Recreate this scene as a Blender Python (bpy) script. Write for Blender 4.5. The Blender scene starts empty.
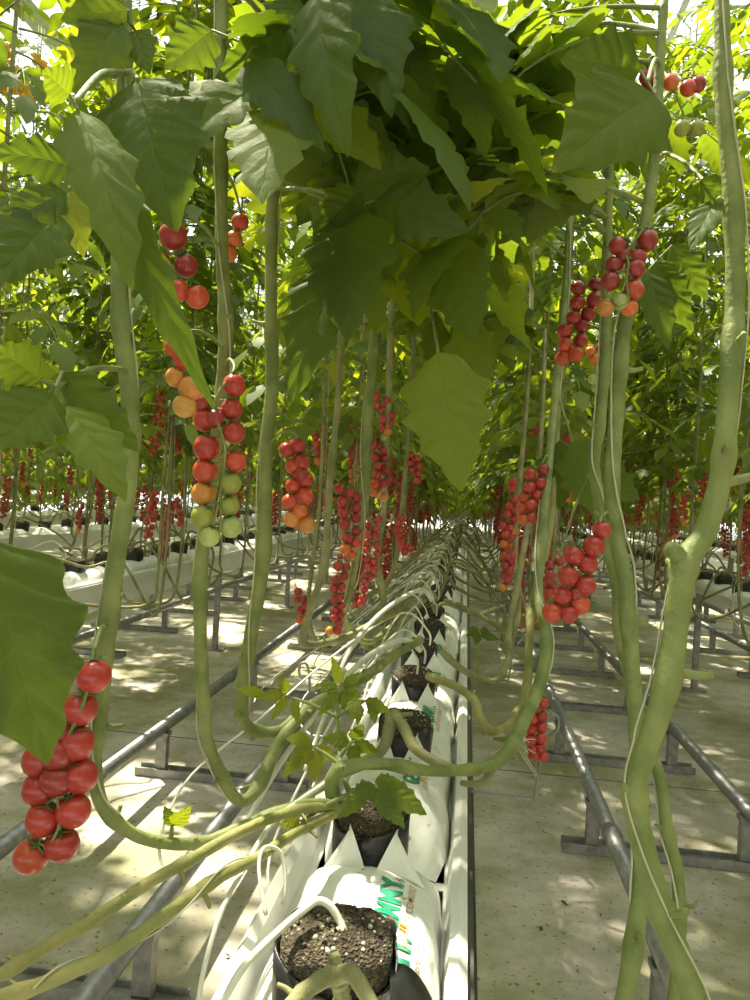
import bpy, math, random
import numpy as np
from mathutils import Vector, Matrix, Quaternion

R = random.Random(11)
C = bpy.context.scene.collection
SC = bpy.context.scene
PI = math.pi

# ------------------------------------------------------------------ camera
F = 750.0
CAM = Vector((0, 0, 1.2))
_d = math.radians(3.3)
_v = Vector((92 / F, 0, -1)).normalized()
_u = Vector((math.sin(_d), math.cos(_d), 92 / F * math.sin(_d))).normalized()
_x = _v.cross(_u)
M = Matrix((_x, _v, _u))          # camera axes -> world axes


def P(px, py, d):
    """world point seen at pixel (px,py) at depth d metres"""
    return CAM + M @ Vector(((px - 375) / F * d, (500 - py) / F * d, -d))


def proj(w):
    c = M.transposed() @ (Vector(w) - CAM)
    d = -c.z
    if d < 0.02:
        return None
    return 375 + c.x / d * F, 500 - c.y / d * F, d


cam = bpy.data.cameras.new('camera')
cam.sensor_fit = 'HORIZONTAL'
cam.sensor_width = 36
cam.lens = 36
cam.clip_start = 0.02
co = bpy.data.objects.new('camera', cam)
C.objects.link(co)
co.matrix_world = Matrix.Translation(CAM) @ M.to_4x4()
SC.camera = co

# ------------------------------------------------------------------ materials


def newmat(name):
    m = bpy.data.materials.new(name)
    m.use_nodes = True
    nt = m.node_tree
    for n in list(nt.nodes):
        nt.nodes.remove(n)
    out = nt.nodes.new('ShaderNodeOutputMaterial')
    return m, nt, out


def nd(nt, t, **kw):
    n = nt.nodes.new(t)
    for k, v in kw.items():
        if k.startswith('i_'):
            n.inputs[k[2:].replace('_', ' ')].default_value = v
        else:
            setattr(n, k, v)
    return n


def ramp(nt, fac, stops):
    r = nt.nodes.new('ShaderNodeValToRGB')
    el = r.color_ramp.elements
    while len(el) < len(stops):
        el.new(0.5)
    for e, (p, c) in zip(el, stops):
        e.position = p
        e.color = (*c, 1)
    nt.links.new(fac, r.inputs[0])
    return r


def noisy(name, c1, c2, scale=20, rough=0.6, metal=0.0, bump=0.0, detail=4, spec=0.5, bscale=None, lo=0.35, hi=0.65):
    m, nt, out = newmat(name)
    b = nd(nt, 'ShaderNodeBsdfPrincipled')
    tc = nd(nt, 'ShaderNodeTexCoord')
    n = nd(nt, 'ShaderNodeTexNoise')
    n.inputs['Scale'].default_value = scale
    n.inputs['Detail'].default_value = detail
    nt.links.new(tc.outputs['Object'], n.inputs['Vector'])
    r = ramp(nt, n.outputs['Fac'], [(lo, c1), (hi, c2)])
    nt.links.new(r.outputs[0], b.inputs['Base Color'])
    b.inputs['Roughness'].default_value = rough
    b.inputs['Metallic'].default_value = metal
    b.inputs['Specular IOR Level'].default_value = spec
    if bump:
        bp = nd(nt, 'ShaderNodeBump')
        bp.inputs['Strength'].default_value = bump
        bp.inputs['Distance'].default_value = 0.01
        n2 = nd(nt, 'ShaderNodeTexNoise')
        n2.inputs['Scale'].default_value = bscale or scale * 3
        n2.inputs['Detail'].default_value = 6
        nt.links.new(tc.outputs['Object'], n2.inputs['Vector'])
        nt.links.new(n2.outputs['Fac'], bp.inputs['Height'])
        nt.links.new(bp.outputs[0], b.inputs['Normal'])
    nt.links.new(b.outputs[0], out.inputs[0])
    return m


def leafmat(name, cols, tcols, trans=0.5, veins=True, gloss=0.06):
    """cols: reflected colours over the per-leaflet tint value; tcols: transmitted colours"""
    m, nt, out = newmat(name)
    at = nd(nt, 'ShaderNodeAttribute', attribute_name='tint')
    L = nt.links
    r1 = ramp(nt, at.outputs['Fac'], cols)
    r2 = ramp(nt, at.outputs['Fac'], tcols)
    c1, c2 = r1.outputs[0], r2.outputs[0]
    nrm = None
    if veins:
        uv = nd(nt, 'ShaderNodeAttribute', attribute_name='UVMap')
        sep = nd(nt, 'ShaderNodeSeparateXYZ')
        L.new(uv.outputs['Vector'], sep.inputs[0])
        ab = nd(nt, 'ShaderNodeMath', operation='ABSOLUTE')
        L.new(sep.outputs[0], ab.inputs[0])
        # side veins: sin((v*7 - |u|*1.3)*2pi)
        m1 = nd(nt, 'ShaderNodeMath', operation='MULTIPLY_ADD')
        m1.inputs[1].default_value = -0.16
        L.new(ab.outputs[0], m1.inputs[0])
        L.new(sep.outputs[1], m1.inputs[2])
        m2 = nd(nt, 'ShaderNodeMath', operation='MULTIPLY')
        m2.inputs[1].default_value = 6.0
        L.new(m1.outputs[0], m2.inputs[0])
        pp = nd(nt, 'ShaderNodeMath', operation='PINGPONG')
        pp.inputs[1].default_value = 0.5
        L.new(m2.outputs[0], pp.inputs[0])
        mn = nd(nt, 'ShaderNodeMath', operation='MULTIPLY')
        mn.inputs[1].default_value = 6.0
        L.new(ab.outputs[0], mn.inputs[0])
        mi = nd(nt, 'ShaderNodeMath', operation='MINIMUM')
        L.new(pp.outputs[0], mi.inputs[0])
        L.new(mn.outputs[0], mi.inputs[1])
        mr = nd(nt, 'ShaderNodeMapRange')
        mr.inputs[1].default_value = 0.0
        mr.inputs[2].default_value = 0.10
        mr.inputs[3].default_value = 0.40
        mr.inputs[4].default_value = 0.0
        L.new(mi.outputs[0], mr.inputs[0])
        mx = nd(nt, 'ShaderNodeMix', data_type='RGBA')
        L.new(mr.outputs[0], mx.inputs['Factor'])
        L.new(c1, mx.inputs['A'])
        mx.inputs['B'].default_value = (0.13, 0.18, 0.045, 1)
        c1 = mx.outputs['Result']
        tc = nd(nt, 'ShaderNodeTexCoord')
        nz = nd(nt, 'ShaderNodeTexNoise')
        nz.inputs['Scale'].default_value = 90
        L.new(tc.outputs['Object'], nz.inputs['Vector'])
        ad = nd(nt, 'ShaderNodeMath', operation='MULTIPLY_ADD')
        ad.inputs[1].default_value = 0.5
        L.new(nz.outputs['Fac'], ad.inputs[0])
        L.new(mi.outputs[0], ad.inputs[2])
        bp = nd(nt, 'ShaderNodeBump')
        bp.inputs['Strength'].default_value = 0.35
        bp.inputs['Distance'].default_value = 0.004
        L.new(ad.outputs[0], bp.inputs['Height'])
        nrm = bp.outputs[0]
    df = nd(nt, 'ShaderNodeBsdfDiffuse')
    tr = nd(nt, 'ShaderNodeBsdfTranslucent')
    gl = nd(nt, 'ShaderNodeBsdfGlossy')
    gl.inputs['Roughness'].default_value = 0.5
    L.new(c1, df.inputs[0])
    L.new(c2, tr.inputs[0])
    if nrm:
        for n in (df, tr, gl):
            L.new(nrm, n.inputs['Normal'])
    a = nd(nt, 'ShaderNodeMixShader')
    a.inputs[0].default_value = trans
    L.new(df.outputs[0], a.inputs[1])
    L.new(tr.outputs[0], a.inputs[2])
    b = nd(nt, 'ShaderNodeMixShader')
    b.inputs[0].default_value = gloss
    L.new(a.outputs[0], b.inputs[1])
    L.new(gl.outputs[0], b.inputs[2])
    L.new(b.outputs[0], out.inputs[0])
    return m


def plain(name, col, rough=0.5, metal=0.0):
    return noisy(name, tuple(c * 0.9 for c in col), tuple(min(1, c * 1.08) for c in col), 30, rough, metal)


LEAFC = [(0.0, (0.058, 0.092, 0.018)), (0.6, (0.092, 0.138, 0.024)), (0.92, (0.16, 0.20, 0.030)), (1.0, (0.55, 0.34, 0.02))]
LEAFT = [(0.0, (0.17, 0.27, 0.012)), (0.6, (0.42, 0.52, 0.014)), (0.92, (0.70, 0.72, 0.02)), (1.0, (0.95, 0.58, 0.01))]
M_LEAF = leafmat('tomato_leaf_near', LEAFC, LEAFT, 0.42, True, 0.02)
M_LEAFB = leafmat('tomato_leaf_row', LEAFC, LEAFT, 0.45, False, 0.035)
M_STEM = noisy('green_stem', (0.150, 0.190, 0.050), (0.27, 0.30, 0.105), 24, 0.6, bump=0.25, bscale=160)
M_STEM2 = noisy('woody_stem', (0.16, 0.165, 0.065), (0.32, 0.30, 0.14), 18, 0.7, bump=0.3, bscale=120)
M_CALYX = plain('calyx_green', (0.10, 0.19, 0.05), 0.6)
M_TWINE = plain('pale_twine', (0.50, 0.48, 0.34), 0.8)
M_STEM3 = noisy('yellowing_stem', (0.21, 0.225, 0.065), (0.38, 0.34, 0.13), 16, 0.6, bump=0.3, bscale=120)
M_TUBE = plain('white_drip_tube', (0.66, 0.66, 0.56), 0.4)
M_STEEL = noisy('galvanised_steel', (0.22, 0.22, 0.225), (0.30, 0.30, 0.30), 40, 0.42, 0.7, bump=0.1)
M_STEELD = noisy('dull_steel', (0.22, 0.22, 0.21), (0.36, 0.35, 0.33), 30, 0.55, 0.6)
M_GUT = noisy('white_gutter', (0.72, 0.72, 0.67), (0.84, 0.84, 0.80), 6, 0.45)
M_GUT_SHADED = noisy('shaded_gutter_side', (0.045, 0.042, 0.036), (0.09, 0.08, 0.07), 12, 0.5)  # shade on the gutter's side, put into its colour
M_ROOF = plain('white_roof_steel', (0.82, 0.83, 0.82), 0.4)
M_BLACK = noisy('black_film', (0.012, 0.012, 0.013), (0.03, 0.03, 0.032), 30, 0.35, bump=0.2)
M_GREENPR = plain('green_print', (0.02, 0.26, 0.15), 0.5)
M_ORPR = plain('orange_print', (0.72, 0.33, 0.05), 0.5)
M_BRPR = plain('brown_print', (0.42, 0.22, 0.12), 0.5)
M_DEBRIS = noisy('dry_debris', (0.06, 0.04, 0.025), (0.16, 0.10, 0.05), 60, 0.9)


def tomatomat():
    m, nt, out = newmat('tomato_skin')
    L = nt.links
    oi = nd(nt, 'ShaderNodeObjectInfo')
    tc = nd(nt, 'ShaderNodeTexCoord')
    n = nd(nt, 'ShaderNodeTexNoise')
    n.inputs['Scale'].default_value = 2.2
    n.inputs['Detail'].default_value = 3
    L.new(tc.outputs['Object'], n.inputs['Vector'])
    hs = nd(nt, 'ShaderNodeHueSaturation')
    mr = nd(nt, 'ShaderNodeMapRange')
    mr.inputs[3].default_value = 0.8
    mr.inputs[4].default_value = 1.25
    L.new(n.outputs['Fac'], mr.inputs[0])
    L.new(mr.outputs[0], hs.inputs['Value'])
    L.new(oi.outputs['Color'], hs.inputs['Color'])
    b = nd(nt, 'ShaderNodeBsdfPrincipled')
    L.new(hs.outputs[0], b.inputs['Base Color'])
    b.inputs['Roughness'].default_value = 0.28
    b.inputs['Subsurface Weight'].default_value = 0.0
    b.inputs['Coat Weight'].default_value = 0.2
    L.new(b.outputs[0], out.inputs[0])
    return m


M_TOM = tomatomat()
M_TRED = noisy('ripe_tomatoes', (0.30, 0.026, 0.020), (0.44, 0.05, 0.028), 3, 0.3)
M_TORG = noisy('ripening_tomatoes', (0.68, 0.20, 0.04), (0.75, 0.30, 0.06), 3, 0.3)
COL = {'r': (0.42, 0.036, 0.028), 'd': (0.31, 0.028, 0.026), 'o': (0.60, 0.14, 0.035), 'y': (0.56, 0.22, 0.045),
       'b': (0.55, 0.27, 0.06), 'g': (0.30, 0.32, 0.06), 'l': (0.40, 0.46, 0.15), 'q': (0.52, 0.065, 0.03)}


def floormat():
    m, nt, out = newmat('stained_concrete')
    L = nt.links
    tc = nd(nt, 'ShaderNodeTexCoord')
    V = tc.outputs['Object']

    def noise(s, det=6, rough=0.6):
        n = nd(nt, 'ShaderNodeTexNoise')
        n.inputs['Scale'].default_value = s
        n.inputs['Detail'].default_value = det
        n.inputs['Roughness'].default_value = rough
        L.new(V, n.inputs['Vector'])
        return n.outputs['Fac']
    base = ramp(nt, noise(5, 9, 0.7), [(0.32, (0.37, 0.335, 0.285)), (0.5, (0.53, 0.48, 0.42)), (0.66, (0.63, 0.575, 0.51))])
    alg = ramp(nt, noise(1.6, 8, 0.65), [(0.44, (0, 0, 0)), (0.60, (1, 1, 1))])
    mx = nd(nt, 'ShaderNodeMix', data_type='RGBA')
    k = nd(nt, 'ShaderNodeMath', operation='MULTIPLY')
    k.inputs[1].default_value = 0.75
    L.new(alg.outputs[0], k.inputs[0])
    L.new(k.outputs[0], mx.inputs['Factor'])
    L.new(base.outputs[0], mx.inputs['A'])
    mx.inputs['B'].default_value = (0.25, 0.25, 0.10, 1)
    sp = ramp(nt, noise(55, 3, 0.5), [(0.30, (0.20, 0.18, 0.13)), (0.38, (1, 1, 1))])
    mu = nd(nt, 'ShaderNodeMix', data_type='RGBA', blend_type='MULTIPLY')
    mu.inputs['Factor'].default_value = 0.8
    L.new(mx.outputs['Result'], mu.inputs['A'])
    L.new(sp.outputs[0], mu.inputs['B'])
    # expansion joints across the floor
    sep = nd(nt, 'ShaderNodeSeparateXYZ')
    L.new(V, sep.inputs[0])
    a = nd(nt, 'ShaderNodeMath', operation='ADD')
    a.inputs[1].default_value = 1.99
    L.new(sep.outputs[1], a.inputs[0])
    pp = nd(nt, 'ShaderNodeMath', operation='PINGPONG')
    pp.inputs[1].default_value = 1.35
    L.new(a.outputs[0], pp.inputs[0])
    lt = nd(nt, 'ShaderNodeMath', operation='LESS_THAN')
    lt.inputs[1].default_value = 0.006
    L.new(pp.outputs[0], lt.inputs[0])
    mj = nd(nt, 'ShaderNodeMix', data_type='RGBA')
    L.new(lt.outputs[0], mj.inputs['Factor'])
    L.new(mu.outputs['Result'], mj.inputs['A'])
    mj.inputs['B'].default_value = (0.11, 0.10, 0.08, 1)
    b = nd(nt, 'ShaderNodeBsdfPrincipled')
    b.inputs['Roughness'].default_value = 0.75
    b.inputs['Specular IOR Level'].default_value = 0.3
    L.new(mj.outputs['Result'], b.inputs['Base Color'])
    bp = nd(nt, 'ShaderNodeBump')
    bp.inputs['Strength'].default_value = 0.2
    bp.inputs['Distance'].default_value = 0.01
    L.new(noise(40), bp.inputs['Height'])
    L.new(bp.outputs[0], b.inputs['Normal'])
    L.new(b.outputs[0], out.inputs[0])
    return m


def bagmat():
    m, nt, out = newmat('white_bag_film')
    L = nt.links
    tc = nd(nt, 'ShaderNodeTexCoord')
    n = nd(nt, 'ShaderNodeTexNoise')
    n.inputs['Scale'].default_value = 45
    n.inputs['Detail'].default_value = 5
    L.new(tc.outputs['Object'], n.inputs['Vector'])
    r = ramp(nt, n.outputs['Fac'], [(0.27, (0.30, 0.25, 0.18)), (0.34, (0.80, 0.79, 0.74)), (0.7, (0.86, 0.86, 0.82))])
    b = nd(nt, 'ShaderNodeBsdfPrincipled')
    L.new(r.outputs[0], b.inputs['Base Color'])
    b.inputs['Roughness'].default_value = 0.38
    n2 = nd(nt, 'ShaderNodeTexNoise')
    n2.inputs['Scale'].default_value = 14
    n2.inputs['Detail'].default_value = 3
    n2.inputs['Distortion'].default_value = 1.2
    L.new(tc.outputs['Object'], n2.inputs['Vector'])
    bp = nd(nt, 'ShaderNodeBump')
    bp.inputs['Strength'].default_value = 0.35
    bp.inputs['Distance'].default_value = 0.02
    L.new(n2.outputs['Fac'], bp.inputs['Height'])
    L.new(bp.outputs[0], b.inputs['Normal'])
    L.new(b.outputs[0], out.inputs[0])
    return m


def coirmat():
    m, nt, out = newmat('coir_with_perlite')
    L = nt.links
    tc = nd(nt, 'ShaderNodeTexCoord')
    v = nd(nt, 'ShaderNodeTexVoronoi')
    v.inputs['Scale'].default_value = 420
    L.new(tc.outputs['Object'], v.inputs['Vector'])
    r = ramp(nt, v.outputs['Color'], [(0.0, (0.020, 0.015, 0.010)), (0.55, (0.07, 0.055, 0.035)), (0.86, (0.13, 0.10, 0.06)), (0.95, (0.42, 0.36, 0.25))])
    b = nd(nt, 'ShaderNodeBsdfPrincipled')
    b.inputs['Roughness'].default_value = 0.95
    L.new(r.outputs[0], b.inputs['Base Color'])
    bp = nd(nt, 'ShaderNodeBump')
    bp.inputs['Strength'].default_value = 0.9
    bp.inputs['Distance'].default_value = 0.004
    L.new(v.outputs['Distance'], bp.inputs['Height'])
    L.new(bp.outputs[0], b.inputs['Normal'])
    L.new(b.outputs[0], out.inputs[0])
    return m


def glassmat():
    m, nt, out = newmat('roof_glass')
    L = nt.links
    t = nd(nt, 'ShaderNodeBsdfTransparent')
    t.inputs[0].default_value = (0.93, 0.95, 0.95, 1)
    g = nd(nt, 'ShaderNodeBsdfGlossy')
    g.inputs['Roughness'].default_value = 0.05
    x = nd(nt, 'ShaderNodeMixShader')
    x.inputs[0].default_value = 0.06
    L.new(t.outputs[0], x.inputs[1])
    L.new(g.outputs[0], x.inputs[2])
    L.new(x.outputs[0], out.inputs[0])
    return m


M_FLOOR, M_BAG, M_COIR, M_GLASS = floormat(), bagmat(), coirmat(), glassmat()

# ------------------------------------------------------------------ mesh builder


class MB:
    def __init__(s):
        s.v, s.f, s.m, s.uv, s.t = [], [], [], [], []

    def add(s, verts, faces, mi=0, uv=None, tint=0.5):
        o = len(s.v)
        s.v.extend([tuple(p) for p in verts])
        s.uv.extend(uv if uv is not None else [(0, 0)] * len(verts))
        s.t.extend([tint] * len(verts))
        s.f.extend([tuple(i + o for i in f) for f in faces])
        s.m.extend([mi] * len(faces))

    def merge(s, o, mat, mi=None, dt=0.0):
        off = len(s.v)
        s.v.extend([tuple(mat @ Vector(p)) for p in o.v])
        s.uv.extend(o.uv)
        s.t.extend([min(1, max(0, t + dt)) for t in o.t])
        s.f.extend([tuple(i + off for i in f) for f in o.f])
        s.m.extend(o.m if mi is None else [mi] * len(o.f))

    def box(s, c, h, mi=0, rot=None):
        vs = []
        for i in (-1, 1):
            for j in (-1, 1):
                for k in (-1, 1):
                    p = Vector((i * h[0], j * h[1], k * h[2]))
                    if rot:
                        p = rot @ p
                    vs.append(p + Vector(c))
        s.add(vs, [(0, 1, 3, 2), (4, 6, 7, 5), (0, 4, 5, 1), (2, 3, 7, 6), (0, 2, 6, 4), (1, 5, 7, 3)], mi)

    def tube(s, pts, rad, seg=8, mi=0, sub=6, smooth=True, cap=True, bumps=None):
        pts = [Vector(p) for p in pts]
        n = len(pts)
        if not hasattr(rad, '__len__'):
            rad = [rad] * n
        if smooth and n > 2:
            q, rr = [], []
            for i in range(n - 1):
                p0, p1, p2, p3 = pts[max(i - 1, 0)], pts[i], pts[i + 1], pts[min(i + 2, n - 1)]
                for k in range(sub):
                    t = k / sub
                    q.append(0.5 * ((2 * p1) + (p2 - p0) * t + (2 * p0 - 5 * p1 + 4 * p2 - p3) * t * t + (3 * p1 - p0 - 3 * p2 + p3) * t ** 3))
                    rr.append(rad[i] * (1 - t) + rad[i + 1] * t)
            q.append(pts[-1])
            rr.append(rad[-1])
            pts, rad = q, rr
        if bumps:
            rad = [r * bumps(i) for i, r in enumerate(rad)]
        n = len(pts)
        tan = [(pts[min(i + 1, n - 1)] - pts[max(i - 1, 0)]).normalized() for i in range(n)]
        a = tan[0].orthogonal().normalized()
        vs = []
        for i in range(n):
            a = (a - tan[i] * a.dot(tan[i]))
            a = a.normalized() if a.length > 1e-6 else tan[i].orthogonal().normalized()
            b = tan[i].cross(a)
            for k in range(seg):
                w = 2 * PI * k / seg
                vs.append(pts[i] + (a * math.cos(w) + b * math.sin(w)) * rad[i])
        fs = []
        for i in range(n - 1):
            for k in range(seg):
                k2 = (k + 1) % seg
                fs.append((i * seg + k, i * seg + k2, (i + 1) * seg + k2, (i + 1) * seg + k))
        if cap:
            fs.append(tuple(range(seg))[::-1])
            fs.append(tuple((n - 1) * seg + k for k in range(seg)))
        s.add(vs, fs, mi)
        return pts

    def ball(s, c, r, ax=None, nu=10, nv=7, mi=0, dimple=0.0):
        ax = (ax or Vector((0, 0, 1))).normalized()
        q = Vector((0, 0, 1)).rotation_difference(ax)
        vs, fs = [Vector((0, 0, 1 - dimple))], []
        for j in range(1, nv):
            th = PI * j / nv
            for k in range(nu):
                w = 2 * PI * k / nu
                z = math.cos(th)
                if z > 0.75:
                    z -= dimple * ((z - 0.75) / 0.25) ** 1.5
                vs.append(Vector((math.sin(th) * math.cos(w), math.sin(th) * math.sin(w), z)))
        vs.append(Vector((0, 0, -1)))
        for k in range(nu):
            fs.append((0, 1 + k, 1 + (k + 1) % nu))
            e = 1 + (nv - 2) * nu
            fs.append((len(vs) - 1, e + (k + 1) % nu, e + k))
        for j in range(nv - 2):
            for k in range(nu):
                k2 = (k + 1) % nu
                a = 1 + j * nu
                fs.append((a + k, a + nu + k, a + nu + k2, a + k2))
        s.add([Vector(c) + q @ (p * r) for p in vs], fs, mi)

    def mesh(s, name, mats, smooth=True, org=None):
        me = bpy.data.meshes.new(name)
        vs = s.v
        if org is not None:
            ox, oy, oz = org
            vs = [(p[0] - ox, p[1] - oy, p[2] - oz) for p in vs]
        me.from_pydata(vs, [], s.f)
        for m in (mats if isinstance(mats, (list, tuple)) else [mats]):
            me.materials.append(m)
        me.polygons.foreach_set('material_index', s.m)
        me.polygons.foreach_set('use_smooth', [smooth] * len(s.f))
        ta = me.attributes.new('tint', 'FLOAT', 'POINT')
        ta.data.foreach_set('value', s.t)
        u = me.attributes.new('UVMap', 'FLOAT_VECTOR', 'POINT')
        u.data.foreach_set('vector', np.array([(a, b, 0) for a, b in s.uv], dtype=np.float32).ravel())
        me.update()
        return me


def link(name, me, parent=None, loc=None):
    o = bpy.data.objects.new(name, me)
    C.objects.link(o)
    if parent is not None:
        o.parent = parent
    if loc is not None:
        o.location = loc
    return o


def tag(o, label, cat, group=None, kind=None):
    o['label'] = label
    o['category'] = cat
    if group:
        o['group'] = group
    if kind:
        o['kind'] = kind
    return o


def empty(name, loc, label, cat, group=None):
    o = bpy.data.objects.new(name, None)
    C.objects.link(o)
    o.location = loc
    o.empty_display_size = 0.05
    return tag(o, label, cat, group)


def struct(name, me):
    o = link(name, me)
    o['kind'] = 'structure'
    return o


ORD = ['first', 'second', 'third', 'fourth', 'fifth', 'sixth', 'seventh', 'eighth', 'ninth', 'tenth', 'eleventh', 'twelfth',
       'thirteenth', 'fourteenth', 'fifteenth', 'sixteenth']

# ------------------------------------------------------------------ leaves


def leaflet(L, W, nl=24, nw=4, lobes=5, fold=0.25, curl=0.5, wave=0.03, rnd=R, tooth=0.22):
    """flat-ish leaflet along +y, normal +z; returns verts, faces, uv"""
    vs, uv, fs = [], [], []
    ph = rnd.random()
    tw = rnd.uniform(-0.25, 0.25)
    for i in range(nl + 1):
        t = i / nl
        env = (math.sin(PI * min(1.0, t ** 0.66)) ** 0.8) if 0 < t < 1 else 0.0
        env *= 1 - 0.25 * t
        for j in range(-nw, nw + 1):
            a = j / nw
            s = ((t * lobes + (0.3 if j > 0 else 0) + ph) % 1.0)
            saw = 0.5 - 0.5 * math.cos(2 * PI * (1 - s) ** 1.5)
            e = env * (1 - tooth + tooth * saw * 1.5)
            x = a * 0.5 * W * e
            # bend along the length
            ang = curl * t
            y0 = L * (math.sin(ang) / curl if abs(curl) > 1e-3 else t)
            z0 = -L * ((1 - math.cos(ang)) / curl if abs(curl) > 1e-3 else 0)
            # lobes sweep forward a little toward the tip
            y0 += abs(a) * 0.10 * L * env * (1 - t)
            z = z0 + fold * abs(x) * (1 - 0.4 * abs(a)) - 0.12 * W * a * a * env * 0.6
            z += wave * W * math.sin(2 * PI * (t * 7 - abs(a) * 1.2 + ph)) * abs(a) * env
            z += tw * x * t
            vs.append((x, y0, z))
            uv.append((a, t))
    w = 2 * nw + 1
    for i in range(nl):
        for j in range(w - 1):
            fs.append((i * w + j, i * w + j + 1, (i + 1) * w + j + 1, (i + 1) * w + j))
    return vs, fs, uv


def frame(base, tip, nrm):
    y = (Vector(tip) - Vector(base)).normalized()
    z = Vector(nrm)
    z = (z - y * z.dot(y))
    z = z.normalized() if z.length > 1e-4 else y.orthogonal().normalized()
    x = y.cross(z)
    m = Matrix((x, y, z)).transposed().to_4x4()
    m.translation = base
    return m


def put_leaflet(mb, base, tip, nrm, W, nl=24, nw=4, tint=0.4, curl=0.5, fold=0.25, rnd=R, lobes=5, tooth=0.22, mi=0):
    L = (Vector(tip) - Vector(base)).length
    # chord of the bent leaflet is shorter than its length
    k = L / max(0.2, math.sqrt((math.sin(curl) / curl) ** 2 + ((1 - math.cos(curl)) / curl) ** 2)) if abs(curl) > 1e-3 else L
    vs, fs, uv = leaflet(k, W, nl, nw, lobes, fold, curl, 0.03, rnd, tooth)
    m = frame(base, tip, nrm) @ Matrix.Rotation(curl * 0.5, 4, 'X')
    mb.add([m @ Vector(p) for p in vs], fs, mi, uv, tint)


def compound(mb, base, direction, length, rnd, nl=8, nw=2, droop=0.9, pairs=3, size=0.13, tint=0.4, mi_leaf=0, mi_pet=1, seg=5, rad=0.0028, check=None):
    """a whole tomato leaf: arching petiole, leaflet pairs and an end leaflet"""
    d = Vector(direction).normalized()
    up = Vector((0, 0, 1))
    pts, p, n = [Vector(base)], Vector(base), 7
    dd = d.copy()
    for i in range(n):
        dd = (dd + Vector((0, 0, -droop / n * (0.5 + i / n)))).normalized()
        p = p + dd * (length / n)
        pts.append(p.copy())
    todo = []
    for k in range(pairs):
        t = 0.35 + 0.5 * k / max(1, pairs - 1)
        i = min(n - 1, int(t * n))
        q = pts[i].lerp(pts[i + 1], t * n - i)
        ax = (pts[i + 1] - pts[i]).normalized()
        side = ax.cross(up)
        side = side.normalized() if side.length > 1e-3 else Vector((1, 0, 0))
        nn = side.cross(ax)
        s0 = size * (0.75 + 0.3 * math.sin(PI * (k + 0.6) / pairs)) * rnd.uniform(0.8, 1.15)
        for sg in (-1, 1):
            lead = side * sg * rnd.uniform(0.8, 1) + ax * rnd.uniform(0.3, 0.7) - up * rnd.uniform(0.2, 0.9)
            todo.append((q + side * sg * 0.01, lead.normalized(), nn + side * sg * rnd.uniform(-0.3, 0.6), s0))
    ax = (pts[-1] - pts[-2]).normalized()
    side = ax.cross(up)
    side = side.normalized() if side.length > 1e-3 else Vector((1, 0, 0))
    todo.append((pts[-1], (ax - up * 0.3).normalized(), side.cross(ax), size * rnd.uniform(1.1, 1.35)))
    if check is not None:
        for b, l, nn, s0 in todo:
            for f in (0.0, 0.5, 1.05):
                if not check(b + l * s0 * f):
                    return False
    mb.tube(pts, [rad * (1.2 - 0.8 * i / n) for i in range(n + 1)], seg, mi_pet, 1, False)
    for b, l, nn, s0 in todo:
        put_leaflet(mb, b, b + l * s0, nn, s0 * rnd.uniform(0.55, 0.75), nl, nw, min(0.9, max(0, tint + rnd.uniform(-0.2, 0.2))),
                    rnd.uniform(0.2, 0.9), rnd.uniform(0.05, 0.4), rnd, 4, 0.2, mi_leaf)
    return True


# ------------------------------------------------------------------ tomatoes
_t = MB()
_t.ball((0, 0, 0), 1.0, None, 20, 14, 0, 0.10)
TOM = _t.mesh('tomato', M_TOM)
_t = MB()
_t.ball((0, 0, 0), 1.0, None, 10, 7, 0, 0.06)
TOML = _t.mesh('tomato_small', M_TOM)


def make_calyx():
    mb = MB()
    for k in range(5):
        a = 2 * PI * k / 5 + 0.2 * math.sin(k * 5)
        vs, fs = [], []
        n = 5
        for i in range(n + 1):
            t = i / n
            r = 0.06 + 0.78 * t
            z = 0.92 + 0.06 * t - 0.05 * t * t + 0.28 * t ** 3 * (1 if k % 2 else 0.5)
            w = 0.13 * (1 - t) ** 0.7 + 0.012
            c, s = math.cos(a), math.sin(a)
            vs += [(c * r - s * w, s * r + c * w, z), (c * r, s * r, z + 0.035), (c * r + s * w, s * r - c * w, z), (c * r, s * r, z - 0.02)]
        for i in range(n):
            for j in range(4):
                fs.append((i * 4 + j, i * 4 + (j + 1) % 4, (i + 1) * 4 + (j + 1) % 4, (i + 1) * 4 + j))
        mb.add(vs, fs)
    mb.tube([(0, 0, 0.88), (0.0, 0.03, 1.1), (0.05, 0.08, 1.35), (0.12, 0.1, 1.6)], [0.07, 0.06, 0.055, 0.05], 6, 0, 3)
    return mb.mesh('calyx', M_CALYX)


CALYX = make_calyx()


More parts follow.
